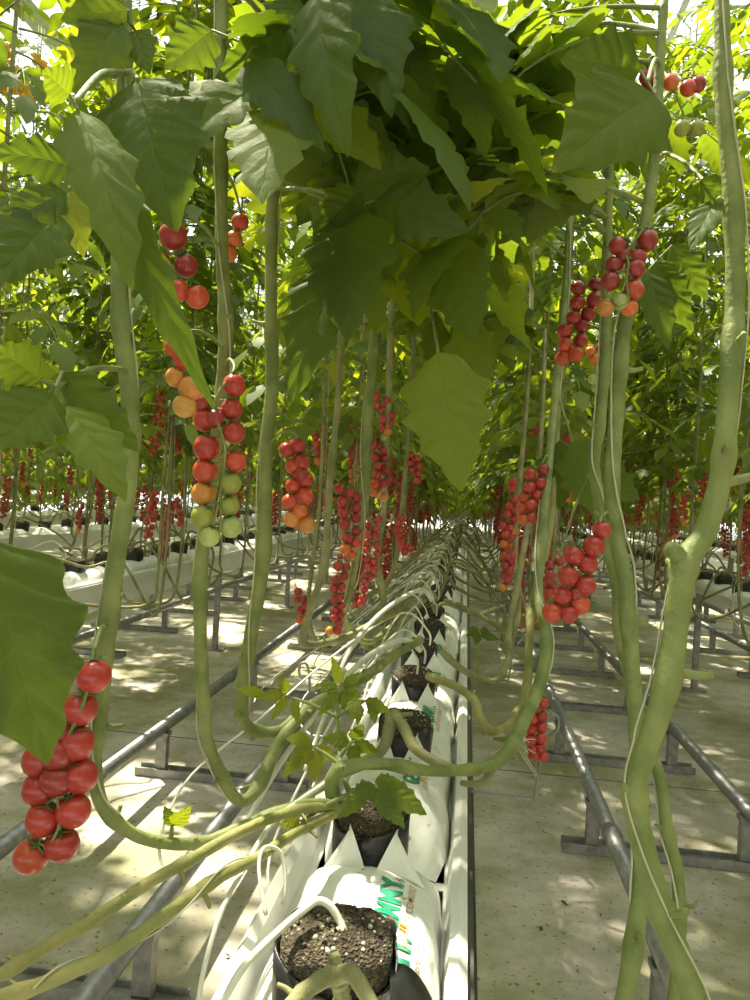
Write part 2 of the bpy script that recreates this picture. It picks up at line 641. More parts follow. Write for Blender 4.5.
def hang_truss(plant, org, toms, attach, d, rnd=R, scar=0.0016, calyx=True, low=False, name='tomato_truss', spread=0.5, front=0.0):
    """toms: list of (px,py,rpx,colour). One truss: rachis + tomatoes (+calyx) hung from the attach point"""
    pts = []
    for (px, py, r, c) in toms:
        rw = r * d / F
        off = rnd.uniform(-spread, spread) * rw
        pts.append((P(px, py, d + off), rw, c))
    srt = sorted(pts, key=lambda a: -a[0].z)
    rach = [Vector(a) for a in attach]
    n = len(srt)
    ln = []
    for i in range(0, n, 2):
        g = srt[max(0, i - 1):i + 2]
        c0 = sum((x[0] for x in g), Vector()) / len(g)
        ln.append(c0 + (CAM - c0).normalized() * front * g[0][1])
    rach += ln
    mb = MB()
    rp = mb.tube(rach, [scar * (1.2 - 0.5 * i / len(rach)) for i in range(len(rach))], 6, 0, 5)
    for (c, rw, k) in pts:
        q = min(rp, key=lambda a: (a - (c + Vector((0, 0, rw * 1.2)))).length)
        top = c + ((q - c).normalized() * (0.6 + 0.5 * front) + Vector((0, 0, 0.9))).normalized() * rw * 1.0
        mb.tube([q, q.lerp(top, 0.5) + Vector((0, 0, rw * 0.15)), top], scar * 0.6, 5, 0, 3)
    tr = link(name, mb.mesh(name, M_STEM, org=org), plant)
    for (c, rw, k) in pts:
        q = min(rp, key=lambda a: (a - (c + Vector((0, 0, rw * 1.2)))).length)
        ax = ((q - c).normalized() * (0.6 + 0.5 * front) + Vector((0, 0, 0.9))).normalized()
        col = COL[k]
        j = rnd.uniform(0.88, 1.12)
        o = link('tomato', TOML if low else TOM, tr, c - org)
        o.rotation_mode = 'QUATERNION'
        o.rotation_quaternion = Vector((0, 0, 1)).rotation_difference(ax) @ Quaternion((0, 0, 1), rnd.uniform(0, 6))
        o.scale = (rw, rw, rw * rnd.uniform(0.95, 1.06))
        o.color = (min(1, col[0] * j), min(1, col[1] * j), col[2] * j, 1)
        if calyx:
            y = link('calyx', CALYX, tr, c - org)
            y.rotation_mode = 'QUATERNION'
            y.rotation_quaternion = o.rotation_quaternion
            y.scale = (rw, rw, rw)
    return tr


# ------------------------------------------------------------------ the shell
def build_shell():
    mb = MB()
    mb.box((0, 15, -0.05), (14, 20, 0.05))
    struct('floor', mb.mesh('floor', M_FLOOR, False))
    # ridge-and-furrow glass roof
    mb, tb = MB(), MB()
    span, ze, zr = 3.36, 4.75, 5.55
    y0, y1 = -3.0, 34.0
    for k in range(-4, 5):
        x0 = k * span - 0.085
        for sg in (0, 1):
            xa, xb = x0 + sg * span / 2, x0 + (sg + 1) * span / 2
            za, zb = (ze, zr) if sg == 0 else (zr, ze)
            mb.add([(xa, y0, za), (xb, y0, zb), (xb, y1, zb), (xa, y1, za)], [(0, 1, 2, 3)])
            y = y0
            while y < y1:
                tb.tube([(xa, y, za), (xb, y, zb)], 0.016, 4, 0, 1, False)
                y += 1.12
        tb.box((x0, 15, ze - 0.06), (0.10, 18.5, 0.05))
        tb.box((x0 + span / 2, 15, zr), (0.03, 18.5, 0.03))
    struct('ceiling', mb.mesh('ceiling', M_GLASS, False))
    struct('trim_1', tb.mesh('trim_1', M_ROOF, False))
    # far gable: glazing in a white frame
    mb, fb = MB(), MB()
    mb.box((0, 33.9, 2.4), (13.5, 0.01, 2.4))
    struct('wall_back', mb.mesh('wall_back', M_GLASS, False))
    for k in range(-12, 13):
        fb.box((k * 1.12, 33.85, 2.4), (0.03, 0.03, 2.4))
    for z in (0.4, 2.0, 3.4, 4.7):
        fb.box((0, 33.85, z), (13.5, 0.03, 0.03))
    struct('trim_2', fb.mesh('trim_2', M_ROOF, False))
    # white lattice girders across the house
    for i, y in enumerate((3.4, 7.9, 12.4, 16.9)):
        t = empty('roof_truss', (0, y, 0), 'white lattice roof truss, ' + ORD[i] + ' one down the greenhouse', 'roof truss')
        a = MB()
        a.box((0, 0, 4.62), (13.4, 0.03, 0.035))
        link('top_chord', a.mesh('top_chord', M_ROOF, False), t)
        a = MB()
        a.box((0, 0, 4.10), (13.4, 0.03, 0.035))
        link('bottom_chord', a.mesh('bottom_chord', M_ROOF, False), t)
        a = MB()
        x = -13.2
        while x < 13.2:
            a.tube([(x, 0, 4.10), (x + 0.5, 0, 4.62), (x + 1.0, 0, 4.10)], 0.016, 6, 0, 1, False)
            x += 1.0
        link('lattice', a.mesh('lattice', M_ROOF), t)


build_shell()

# ------------------------------------------------------------------ rows: gutters, bags, pots, tubes, rails
ROW0, PITCH = -0.085, 1.68
ROWN = {0: 'centre', -1: 'first left', 1: 'first right', -2: 'second left', 2: 'second right', -3: 'third left', 3: 'third right'}


def bag_z(x, y, ph):
    """height of the filled bag above its underside; x in -1..1, y along 0..1"""
    e = max(0.0, 1 - abs(x) ** 3.2) ** 0.5
    ends = min(1, max(0.02, min(y, 1 - y) * 9)) ** 0.5
    return 0.072 * e * ends + 0.004 * math.sin(y * 31 + ph + x * 3) * e + 0.003 * math.sin(y * 63 + x * 7 + ph * 2) * e


def make_bag_mesh(L, ph):
    mb = MB()
    nx, ny = 16, 44
    vs, fs = [], []
    for j in range(ny + 1):
        t = j / ny
        for i in range(nx + 1):
            x = -1 + 2 * i / nx
            hw = 0.088 * (1 - 0.03 * math.sin(t * 23 + ph)) * min(1, 0.86 + 1.5 * min(t, 1 - t))
            vs.append((x * hw, t * L, bag_z(x, t, ph)))
    w = nx + 1
    for j in range(ny):
        for i in range(nx):
            fs.append((j * w + i, j * w + i + 1, (j + 1) * w + i + 1, (j + 1) * w + i))
    o = len(vs)
    for j in range(ny + 1):
        t = j / ny
        for sgn in (-1, 1):
            vs.append((sgn * 0.084, t * L, 0.0))
    for j in range(ny):
        fs.append((o + 2 * j, o + 2 * j + 2, o + 2 * j + 3, o + 2 * j + 1))
        fs.append((j * w, (j + 1) * w, o + 2 * j + 2, o + 2 * j))
        fs.append((j * w + nx, o + 2 * j + 1, o + 2 * j + 3, (j + 1) * w + nx))
    mb.add(vs, fs)
    return mb


def text_mesh(body, size, mat, place, name, bold=0.0, space=1.0):
    cu = bpy.data.curves.new(name, 'FONT')
    cu.body = body
    cu.size = size
    cu.offset = bold
    cu.space_character = space
    cu.resolution_u = 3
    o = bpy.data.objects.new(name, cu)
    C.objects.link(o)
    dg = bpy.context.evaluated_depsgraph_get()
    me = bpy.data.meshes.new_from_object(o.evaluated_get(dg))
    bpy.data.objects.remove(o)
    # subdivide long edges so the print follows the bag
    import bmesh
    bm = bmesh.new()
    bm.from_mesh(me)
    for _ in range(3):
        es = [e for e in bm.edges if e.calc_length() > 0.006]
        if not es:
            break
        bmesh.ops.subdivide_edges(bm, edges=es, cuts=1)
    bmesh.ops.triangulate(bm, faces=bm.faces)
    for v in bm.verts:
        v.co = place(v.co.x, v.co.y)
    bm.to_mesh(me)
    bm.free()
    me.materials.clear()
    me.materials.append(mat)
    return me


BAGZ = 0.700
BAG_L = 0.98
bagmb = [make_bag_mesh(BAG_L, p) for p in (0.4, 2.1)]
BAGM = [b.mesh('bag_film', M_BAG) for b in bagmb]


def flap_mesh(sgn):
    """white triangular flap of cut film leaning against the front of a pot"""
    mb = MB()
    n = 6
    vs, fs = [], []
    for i in range(n + 1):
        t = i / n
        for j in range(n + 1):
            a = j / n
            x = sgn * (0.003 + 0.060 * a) * (1 - t) + sgn * 0.028 * t
            z = 0.064 + 0.050 * t - 0.012 * a ** 4 * (1 - t) + 0.003 * math.sin(3 * a + 2 * t)
            y = -0.062 + 0.012 * t + 0.014 * a * a * (1 - t) + 0.003 * math.sin(5 * a + t)
            vs.append((x, y, z))
    w = n + 1
    for i in range(n):
        for j in range(n):
            fs.append((i * w + j, i * w + j + 1, (i + 1) * w + j + 1, (i + 1) * w + j))
    k = len(vs)
    vs += [(a, b + 0.0012, c - 0.0004) for a, b, c in vs]
    fs += [tuple(i + k for i in f[::-1]) for f in fs]
    mb.add(vs, fs)
    return mb.mesh('flap', M_BAG)


FLAP = {s: flap_mesh(s) for s in (-1, 1)}
POT_STEP = 0.325


def pot_y(q):
    return (0.625, 0.91, 1.27, 1.61)[q] if q < 4 else 1.61 + (q - 3) * POT_STEP


def pot_meshes(seed):
    rnd = random.Random(seed)
    # black sleeve: rounded square, wider at the top, wrinkled
    mb = MB()
    n, lv = 40, 7
    vs, fs = [], []

    def sq(a, r, e=3.2):
        c, s = math.cos(a), math.sin(a)
        k = (abs(c) ** e + abs(s) ** e) ** (-1 / e)
        return c * k * r, s * k * r
    for j in range(lv + 1):
        t = j / lv
        for i in range(n):
            a = 2 * PI * i / n
            x, y = sq(a, 0.0445 + 0.002 * t + 0.0012 * math.sin(a * 5 + t * 3 + seed))
            z = 0.066 * t + (0.012 * math.sin(a * 2 + seed) * t if j == lv else 0)
            vs.append((x, y, z))
    for j in range(lv):
        for i in range(n):
            i2 = (i + 1) % n
            fs.append((j * n + i, j * n + i2, (j + 1) * n + i2, (j + 1) * n + i))
    # inner side of the film
    k = len(vs)
    for i in range(n):
        x, y, z = vs[lv * n + i]
        vs.append((x * 0.96, y * 0.96, z - 0.001))
        vs.append((x * 0.93, y * 0.93, z - 0.03))
    for i in range(n):
        i2 = (i + 1) % n
        fs.append((lv * n + i, lv * n + i2, k + 2 * i2, k + 2 * i))
        fs.append((k + 2 * i, k + 2 * i2, k + 2 * i2 + 1, k + 2 * i + 1))
    mb.add(vs, fs)
    sl = mb.mesh('sleeve', M_BLACK)
    mb = MB()
    vs, fs = [], []
    rg = 12
    for j in range(rg + 1):
        t = j / rg
        for i in range(n):
            a = 2 * PI * i / n
            if j < 4:
                x, y = sq(a, 0.0425 + 0.002 * rnd.uniform(-1, 1) * 0.4)
                z = 0.035 + 0.042 * j / 4
            else:
                u = 1 - (j - 4) / (rg - 4)
                x, y = sq(a, 0.0425 * u + 1e-5)
                z = 0.077 + 0.014 * (1 - u ** 2.5) + rnd.uniform(-1, 1) * 0.0022
            vs.append((x, y, z))
    for j in range(rg):
        for i in range(n):
            i2 = (i + 1) % n
            fs.append((j * n + i, j * n + i2, (j + 1) * n + i2, (j + 1) * n + i))
    mb.add(vs, fs)
    # loose perlite grains and chips on the top
    for q in range(70):
        a, r = rnd.uniform(0, 2 * PI), 0.036 * math.sqrt(rnd.random())
        x, y = sq(a, r)
        mb.ball((x, y, 0.078 + 0.0135 * (1 - (r / 0.041) ** 2.5)), rnd.uniform(0.0009, 0.0024), Vector((rnd.uniform(-1, 1), rnd.uniform(-1, 1), 1)), 5, 4, 1 if q % 3 == 0 else 0)
    return sl, mb.mesh('coir', [M_COIR, plain('perlite', (0.55, 0.52, 0.40), 0.9)])


POTS = [pot_meshes(s) for s in (1, 2, 3)]
POTZ = 0.745


def build_gutter(k):
    x0 = ROW0 + k * PITCH
    g = empty('growing_gutter', (x0, 0, 0), 'white hanging growing gutter of the %s row' % ROWN[k], 'gutter')
    prof = [(-0.118, 0.735), (-0.112, 0.742), (-0.103, 0.735), (-0.098, 0.699), (0.088, 0.699), (0.094, 0.728), (0.104, 0.734), (0.113, 0.728),
            (0.113, 0.722), (0.103, 0.722), (0.095, 0.690), (-0.104, 0.690), (-0.113, 0.722)]
    a = MB()
    n = len(prof)
    ya, yb = (-0.6, 26)
    ys = [ya + (yb - ya) * i / 20 for i in range(21)]
    vs = [(x, y, z) for y in ys for x, z in prof]
    fs = [(j * n + i, j * n + (i + 1) % n, (j + 1) * n + (i + 1) % n, (j + 1) * n + i) for j in range(20) for i in range(n)]
    a.add(vs, fs)
    link('trough', a.mesh('trough', M_GUT, False), g)
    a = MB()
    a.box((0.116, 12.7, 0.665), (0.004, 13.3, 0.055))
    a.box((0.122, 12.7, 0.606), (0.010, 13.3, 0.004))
    link('side_rail', a.mesh('side_rail', M_GUT_SHADED if k == 0 else M_GUT, False), g)  # centre row only: shaded side painted as a dark tone
    y = 0.9
    while y < 14:
        a = MB()
        a.box((0, y, 0.345), (0.018, 0.018, 0.345))
        a.box((0, y, 0.006), (0.07, 0.05, 0.006))
        a.box((0, y, 0.682), (0.10, 0.02, 0.008))
        link('stand', a.mesh('stand', M_STEELD, False), g)
        y += 2.2
    # bags
    nb = 14
    for i in range(nb):
        y = -0.02 + i * 1.0 if k == 0 else 0.6 + i * 1.0
        if k != 0 and (y + 1) * abs(x0) > 0 and y + 1 < abs(x0) * 0.9:
            continue
        if k == 0:
            lab = ('nearest white coir grow bag, printed green and orange, lying in the centre gutter' if i == 0 else
                   '%s white coir grow bag back along the centre gutter' % ORD[i]) if i < 4 else 'white coir grow bag far back in the centre gutter'
        else:
            lab = 'white coir grow bag lying in the gutter of the %s row' % ROWN[k]
        b = link('grow_bag', BAGM[i % 2])
        b.location = (x0, y, BAGZ)
        tag(b, lab, 'grow bag', 'grow bags in the %s row' % ROWN[k])
        if k == 0 and i < 3:
            ph = (0.4, 2.1)[i % 2]

            def place(u, v, ox, oy):
                # text runs along +y, its top towards -x
                x, yy = ox - v, oy + u
                return Vector((x, yy, bag_z(max(-1, min(1, x / 0.088)), yy / BAG_L, ph) + 0.0012))
            for oy, ox in (((0.622, 0.056), (0.730, 0.040)) if i == 0 else ((0.13, 0.038), (0.44, 0.045), (0.80, 0.045))):
                def pl(oxx, o2):
                    return lambda u, v: place(u, v, oxx, o2)
                t1 = text_mesh('GEMMY.', 0.034, M_GREENPR, pl(ox, oy), 'lettering', 0.0013, 1.08)
                link('lettering', t1, b)
                t2 = text_mesh('GROW WITH CONFIDENCE', 0.0105, M_BRPR, pl(ox + 0.014, oy), 'lettering', 0.0, 1.0)
                link('lettering', t2, b)
                for (u0, u1, v0, v1, mt) in ((0.029, 0.034, -0.009, -0.002, M_ORPR), (0.037, 0.042, -0.009, -0.002, M_ORPR)):
                    s = MB()
                    q = []
                    for aa in range(5):
                        for bb in range(3):
                            p = place(u0 + (u1 - u0) * bb / 2, v0 + (v1 - v0) * aa / 4, ox, oy)
                            q.append((p.x, p.y, p.z + 0.0006))
                    s.add(q, [(aa * 3 + bb, aa * 3 + bb + 1, aa * 3 + bb + 4, aa * 3 + bb + 3) for aa in range(4) for bb in range(2)])
                    link('print_bar', s.mesh('print_bar', mt, False), b)
        # flaps for pots standing on this bag
        for q in range(60):
            yp = pot_y(q)
            if y + 0.04 < yp < y + 0.96 and yp < 5.2 and k == 0 and q != 0:
                for s in (-1, 1):
                    link('flap', FLAP[s], b, (0, yp - y, 0))
    # pots
    last = 40
    for q in range(last):
        yp = pot_y(q)
        if k != 0 and yp < abs(x0) * 1.0 or abs(k) == 3 and q % 2:
            continue
        if k == 0:
            lab = ('nearest plant pot of dark coir with white grains, in the centre gutter' if q == 0 else
                   '%s black film plant pot back along the centre gutter' % ORD[q]) if q < 7 else 'black film plant pot far back in the centre gutter'
        else:
            lab = 'black film plant pot standing on the grow bags of the %s row' % ROWN[k]
        sl, cr = POTS[q % 3]
        e = empty('plant_pot', (x0 + (R.uniform(-0.012, 0.012) - 0.006 if q else -0.002), yp, POTZ), lab, 'plant pot', 'plant pots in the %s row' % ROWN[k])
        e.rotation_euler.z = R.uniform(-0.25, 0.25) if q else 0.1
        if k == 0 and q == 0:
            e.scale = (1.1, 1.05, 1.05)
        link('sleeve', sl, e)
        if k == 0 and q == 0:
            fm = MB()
            vs, fs = [], []
            for i in range(7):
                for j in range(5):
                    u, w_ = i / 6, j / 4
                    vs.append((0.041 + 0.034 * u, -0.010 - 0.055 * w_ + 0.006 * u, 0.064 - 0.030 * u * u + 0.003 * math.sin(4 * w_ + 3 * u)))
            for i in range(6):
                for j in range(4):
                    fs.append((i * 5 + j, i * 5 + j + 1, (i + 1) * 5 + j + 1, (i + 1) * 5 + j))
            fm.add(vs, fs)
            link('film_flap', fm.mesh('film_flap', M_BLACK), e)
        link('coir', cr, e)


for k in (0, -1, 1, -2, 2, -3, 3):
    build_gutter(k)


def build_rails(x1, x2, label, ys, pipe=0.0255):
    t = empty('pipe_rail_track', ((x1 + x2) / 2, 0, 0), label, 'pipe rail')
    cx = (x1 + x2) / 2
    for x in (x1, x2):
        a = MB()
        a.tube([(x - cx, -0.5, 0.2), (x - cx, 12, 0.2), (x - cx, 26, 0.2)], pipe, 14, 0, 1, False)
        y = 0.9
        while y < 14:       # welded sleeves along the pipe
            a.tube([(x - cx, y, 0.2), (x - cx, y + 0.05, 0.2)], pipe * 1.13, 14, 0, 1, False)
            y += 1.45
        link('pipe', a.mesh('pipe', M_STEEL), t)
    for y in ys:
        s = MB()
        s.box((0, y, 0.013), ((x2 - x1) / 2 + 0.10, 0.032, 0.004))
        s.box((0, y - 0.03, 0.018), ((x2 - x1) / 2 + 0.10, 0.003, 0.016))
        s.box((0, y + 0.03, 0.018), ((x2 - x1) / 2 + 0.10, 0.003, 0.016))
        sp = link('support', s.mesh('support', M_STEELD, False), t)
        for x in (x1, x2):
            p = MB()
            p.box((x - cx, y, 0.095), (0.022, 0.018, 0.085))
            p.box((x - cx, y, 0.172), (0.028, 0.024, 0.008))
            link('post', p.mesh('post', M_STEELD, False), sp)


ysup = [1.76 + 0.93 * i for i in range(13)]
build_rails(0.50, 1.01, 'grey steel pipe rail track along the aisle right of the centre gutter', ysup)
build_rails(-1.18, -0.669, 'grey steel pipe rail track along the aisle left of the centre gutter', [1.64 + 1.31 * i for i in range(10)])
build_rails(0.50 + PITCH, 1.01 + PITCH, 'grey steel pipe rail track beyond the first right row of plants', [y + 0.4 for y in ysup])
build_rails(-1.18 - PITCH, -0.669 - PITCH, 'grey steel pipe rail track beyond the first left row of plants', [y + 0.3 for y in ysup])
build_rails(0.50 + 2 * PITCH, 1.01 + 2 * PITCH, 'grey steel pipe rail track beyond the second right row of plants', [y + 0.4 for y in ysup])
build_rails(-1.18 - 2 * PITCH, -0.669 - 2 * PITCH, 'grey steel pipe rail track beyond the second left row of plants', [y + 0.3 for y in ysup])

# drip tubes: one into every pot of the centre row, a few for the neighbours
def drip_mesh(seed):
    rnd = random.Random(seed)
    a = MB()
    s = rnd.uniform(0.8, 1.2)
    a.tube([(0.0, 0.0, 0.10), (-0.004, -0.006, 0.135), (-0.05, -0.04, 0.155 + 0.02 * s), (-0.13, -0.13 * s, 0.10), (-0.20, -0.28 * s, -0.02),
            (-0.23, -0.42 * s, -0.09), (-0.17, -0.55 * s, -0.12), (-0.10, -0.62 * s, -0.125)], 0.0022, 7, 0, 7)
    return a.mesh('drip_tube', M_TUBE)


DRIP = [drip_mesh(s) for s in range(4)]
for k in (0, -1, 1):
    x0 = ROW0 + k * PITCH
    for q in range(38):
        yp = 0.53 + q * POT_STEP
        if q < 3 or yp > 11 or (k != 0 and (q % 2 or yp < 2.0)) or (q > 14 and q % 2):
            continue
        for rep in range(2 if k == 0 and 2 < q < 9 else 1):
            o = link('drip_tube', DRIP[(q + rep) % 4])
            o.location = (x0 + R.uniform(-0.02, 0.02), yp + rep * 0.12, POTZ + R.uniform(-0.008, 0.008))
            o.rotation_euler.z = R.uniform(-0.6, 0.4)
            o.scale = (R.uniform(0.85, 1.2),) * 2 + (1,)
            lab = 'white drip tube arching into a pot of the %s row' % ROWN[k]
            if k == 0 and rep == 0 and q < 5:
                lab = 'white drip tube arching into the %s pot of the centre gutter' % ORD[q]
            tag(o, lab, 'drip tube', 'drip tubes of the %s row' % ROWN[k])


def px_tube(name, pts, rpx, mat, label, cat, seg=8, sub=6, group=None):
    ps = [P(a, b, d) for a, b, d in pts]
    a = MB()
    a.tube(ps, [rpx * p[2] / F for p in pts], seg, 0, sub)
    o = link(name, a.mesh(name, mat, org=ps[0]), None, ps[0])
    return tag(o, label, cat, group)


px_tube('drip_tube', [(222, 1004, 0.52), (245, 965, 0.53), (280, 930, 0.60), (305, 909, 0.62), (318, 901, 0.63), (330, 906, 0.63), (341, 924, 0.625), (347, 942, 0.615)], 4.0, M_TUBE,
        'thick white drip tube bent into the nearest plant pot', 'drip tube', 10)
px_tube('drip_tube', [(198, 1004, 0.62), (206, 960, 0.64), (224, 905, 0.68), (245, 868, 0.73), (275, 820, 0.80), (330, 780, 0.9)], 2.6, M_TUBE,
        'thin white drip tube rising from the bottom edge left of the nearest pot', 'drip tube')
px_tube('drip_tube', [(266, 915, 0.66), (259, 870, 0.69), (264, 848, 0.71), (280, 852, 0.72), (286, 880, 0.71), (283, 905, 0.70)], 2.0, M_TUBE,
        'thin looped white drip tube beside the left edge of the nearest bag', 'drip tube')
px_tube('drip_tube', [(240, 835, 1.0), (270, 780, 1.06), (300, 735, 1.12), (335, 690, 1.2), (370, 655, 1.32), (405, 640, 1.45), (420, 650, 1.5)], 3.0, M_TUBE,
        'long white drip tube running up over the aisle toward the third pot', 'drip tube')
px_tube('drip_tube', [(305, 770, 1.2), (325, 715, 1.3), (350, 650, 1.5), (385, 610, 1.75), (420, 590, 1.95), (432, 600, 2.0)], 2.4, M_TUBE,
        'white drip tube behind the long one, arching high over the gutter', 'drip tube')
# grey bent wire stem holders reaching into the aisles from under the gutter
def holder(y, sg, label, group=None):
    a = MB()
    s = sg
    a.tube([(s * 0.02, 0, -0.02), (s * 0.10, 0, -0.03), (s * 0.235, 0, -0.035), (s * 0.25, 0.0, -0.03), (s * 0.255, 0, 0.02), (s * 0.262, 0, 0.105),
            (s * 0.272, 0.0, 0.135), (s * 0.286, 0, 0.130), (s * 0.286, 0, 0.108), (s * 0.272, 0, 0.092)], 0.0032, 8, 0, 4)
    o = link('stem_holder', a.mesh('stem_holder', M_STEELD))
    o.location = (ROW0, y, 0.655)
    tag(o, label, 'wire holder', group)


for i, y in enumerate((1.50, 2.45, 3.4, 4.35)):
    holder(y, 1, '%s grey bent wire stem holder right of the centre gutter' % ORD[i], 'stem holders along the centre gutter')
    holder(y + 0.25, -1, '%s grey bent wire stem holder left of the centre gutter' % ORD[i], 'stem holders along the centre gutter')

# ------------------------------------------------------------------ background plants


def leafy(seed, n, z0, z1, nl, nw, size, pairs=3, reach=0.34):
    rnd = random.Random(seed)
    mb = MB()
    for i in range(n):
        z = z0 + (z1 - z0) * (i + rnd.random()) / n
        a = i * 2.4 + rnd.uniform(-0.4, 0.4)
        el = rnd.uniform(-0.1, 0.5)
        compound(mb, (0, 0, z), (math.cos(a), math.sin(a), el), reach * rnd.uniform(0.75, 1.15), rnd, nl, nw, rnd.uniform(0.7, 1.5),
                 pairs, size, min(0.72, max(0.05, rnd.gauss(0.42, 0.17))), 0, 1, 4, 0.003)
    return mb


FOLMB = [leafy(s, 52, 1.40, 4.1, 6, 1, 0.092, 4, 0.32) for s in (1, 2, 3, 4, 5)]
FOL = [m.mesh('foliage', [M_LEAFB, M_STEM]) for m in FOLMB]
FARMB = [leafy(s, 30, 1.4, 4.1, 4, 1, 0.16, 2, 0.40) for s in (6, 7)]


def stem_pts(s, run, rnd):
    j = lambda a=0.05: rnd.uniform(-a, a)
    return [(0, 0, 0.82), (s * 0.03, 0.03 * run, 0.87 + j(.03)), (s * (0.10 + j()), 0.12 * run + j(), 0.88 + j(.07)), (s * (0.20 + j()), 0.30 * run + j(), 0.80 + j(.08)), (s * (0.30 + j()), 0.55 * run + j(), 0.68 + j(.09)),
            (s * (0.39 + j(.03)), 0.85 * run, 0.64 + j(.07)), (s * 0.42, run + j(.03), 0.80), (s * 0.42 + rnd.uniform(-.02, .02), run + 0.01, 1.2),
            (s * 0.43 + rnd.uniform(-.02, .02), run, 1.9), (s * 0.43, run, 3.0), (s * 0.43, run, 4.2)]


STEMS = {}
for s in (-1, 1):
    for v in range(9):
        rnd = random.Random(40 + v * 3 + s)
        run = (0.35, 0.6, -0.3, 0.8, 0.15, -0.55, 0.45, 1.0, -0.15)[v]
        a = MB()
        pts = stem_pts(s, run, rnd)
        a.tube(pts, [0.006, 0.0065, 0.007, 0.007, 0.007, 0.007, 0.007, 0.007, 0.0065, 0.0055, 0.004], 7, 0, 5)
        a.tube([(p[0] + 0.012, p[1] + 0.008, p[2]) for p in pts[6:]], 0.0012, 4, 1, 2)
        STEMS[s, v] = (a, a.mesh('stem', [M_STEM2, M_TWINE]), run)


def truss_shape(seed, n):
    rnd = random.Random(seed)
    out = []
    for i in range(n):
        t = i / (n - 1)
        sd = -1 if i % 2 else 1
        out.append((Vector((sd * 0.0125 * rnd.uniform(0.6, 1.3), rnd.uniform(-0.012, 0.012), -0.035 - 0.0152 * i + rnd.uniform(-.004, .004))), 0.0142 * rnd.uniform(0.9, 1.08), t))
    return out


TRS = [truss_shape(s, n) for s, n in ((1, 16), (2, 11), (3, 19), (4, 14), (5, 8))]


def truss_mb(shape):
    a = MB()
    end = shape[-1][0]
    a.tube([(0, 0, 0.02), (0.02, 0.01, 0.03), (0.03, 0.0, -0.01), (0.0, 0, -0.06), (0, 0, end.z)], [0.002, 0.002, 0.002, 0.0018, 0.001], 4, 1, 3)
    return a


def truss_low(shape, nu, nv, ripe=2):
    a = truss_mb(shape)
    for c, r, t in shape:
        a.ball(c, r, None, nu, nv, 2 if t > ripe else 0)
    return a


TRL = [truss_low(s, 9, 6, 0.86 if i == 1 else 2) for i, s in enumerate(TRS)]
TRLM = [a.mesh('tomato_truss', [M_TRED, M_STEM, M_TORG]) for a in TRL]
TRFAR = truss_low(truss_shape(5, 10), 5, 4, 0.9)
TRRM = [truss_mb(s).mesh('tomato_truss', [M_TRED, M_STEM]) for s in TRS]

count = 0


def plant(x, y, s, label, group, detail=False, ntr=3, seed=0):
    rnd = random.Random(seed)
    v = rnd.randrange(9)
    a, sm, run = STEMS[s, v]
    e = empty('tomato_plant', (x, y, 0), label, 'tomato plant', group)
    link('stem', sm, e)
    f = link('foliage', FOL[rnd.randrange(5)], e, (s * 0.43, run, rnd.uniform(-0.08, 0.08) - (0.18 if y > 7 else 0)))
    f.rotation_euler.z = rnd.uniform(0, 6.28)
    for q in range(ntr):
        i = rnd.randrange(5)
        z = 1.58 - q * 0.32 + rnd.uniform(-0.2, 0.14)
        an = rnd.uniform(0, 6.28)
        loc = Vector((s * 0.42 + 0.045 * math.cos(an), run + 0.045 * math.sin(an), z))
        if detail:
            t = link('tomato_truss', TRRM[i], e, loc)
            for c, r, tt in TRS[i]:
                o = link('tomato', TOML, t, c)
                o.scale = (r, r, r)
                col = COL['o' if tt > 0.85 else rnd.choice('rrdq')]
                o.color = (*col, 1)
        else:
            t = link('tomato_truss', TRLM[i], e, loc)
        t.rotation_euler = (rnd.uniform(-.1, .1), rnd.uniform(-.1, .1), rnd.uniform(0, 6.28))
    return e


SIDE = {-1: 'left', 1: 'right'}
YELLOW = []
sd = 100
for k, ya, yb, st in ((0, 2.5, 13.5, 0.36), (-1, 1.7, 13.5, 0.42), (1, 1.6, 13.5, 0.42), (-2, 3.6, 13.5, 0.62), (2, 3.4, 13.5, 0.62)):
    x0 = ROW0 + k * PITCH
    for s in (-1, 1):
        y, i = ya, 0
        while y < yb:
            sd += 1
            gname = 'tomato plants trained along the %s side of the %s row' % (SIDE[s], ROWN[k])
            if k == 0 and i < 6:
                lab = '%s slender tomato plant behind the near ones, %s side of centre row' % (ORD[i], SIDE[s])
            elif abs(k) == 1 and s == -k and i < 6:
                lab = '%s tomato plant back along the aisle side of the %s row' % (ORD[i], ROWN[k])
            else:
                lab = 'tall leafy tomato plant further back, %s side of the %s row' % (SIDE[s], ROWN[k])
            rn = random.Random(sd)
            pe = plant(x0, y + rn.uniform(-0.1, 0.1), s, lab, gname, detail=(k == 0 and y < 5.0), ntr=3 if k == 0 and y < 7 else 2, seed=sd)
            if k == -1 and s == 1 and i == 1:
                YELLOW.append(pe)
            y += st
            i += 1

# yellowed leaf tips high on a plant of the left row
yp_ = YELLOW[0]
mbs = []
rn = random.Random(3)
for (cx, cy) in ((12, 62), (18, 85), (8, 48), (28, 92), (4, 78), (40, 58)):
    mb = MB()
    for q in range(6):
        b = P(cx + rn.uniform(-7, 7), cy + rn.uniform(-8, 8), 2.35)
        t = b + Vector((rn.uniform(-.03, .03), rn.uniform(-.02, .02), rn.uniform(-.05, -.015)))
        put_leaflet(mb, b, t, Vector((rn.uniform(-1, 1), -1, rn.uniform(-.3, .8))), 0.035, 8, 2, 1.0, 0.6, 0.3, rn, 3)
    lf = link('leaf', mb.mesh('leaf', [M_LEAFB, M_STEM], org=yp_.location), yp_)
    lf['label'] = 'cluster of yellowed leaves'

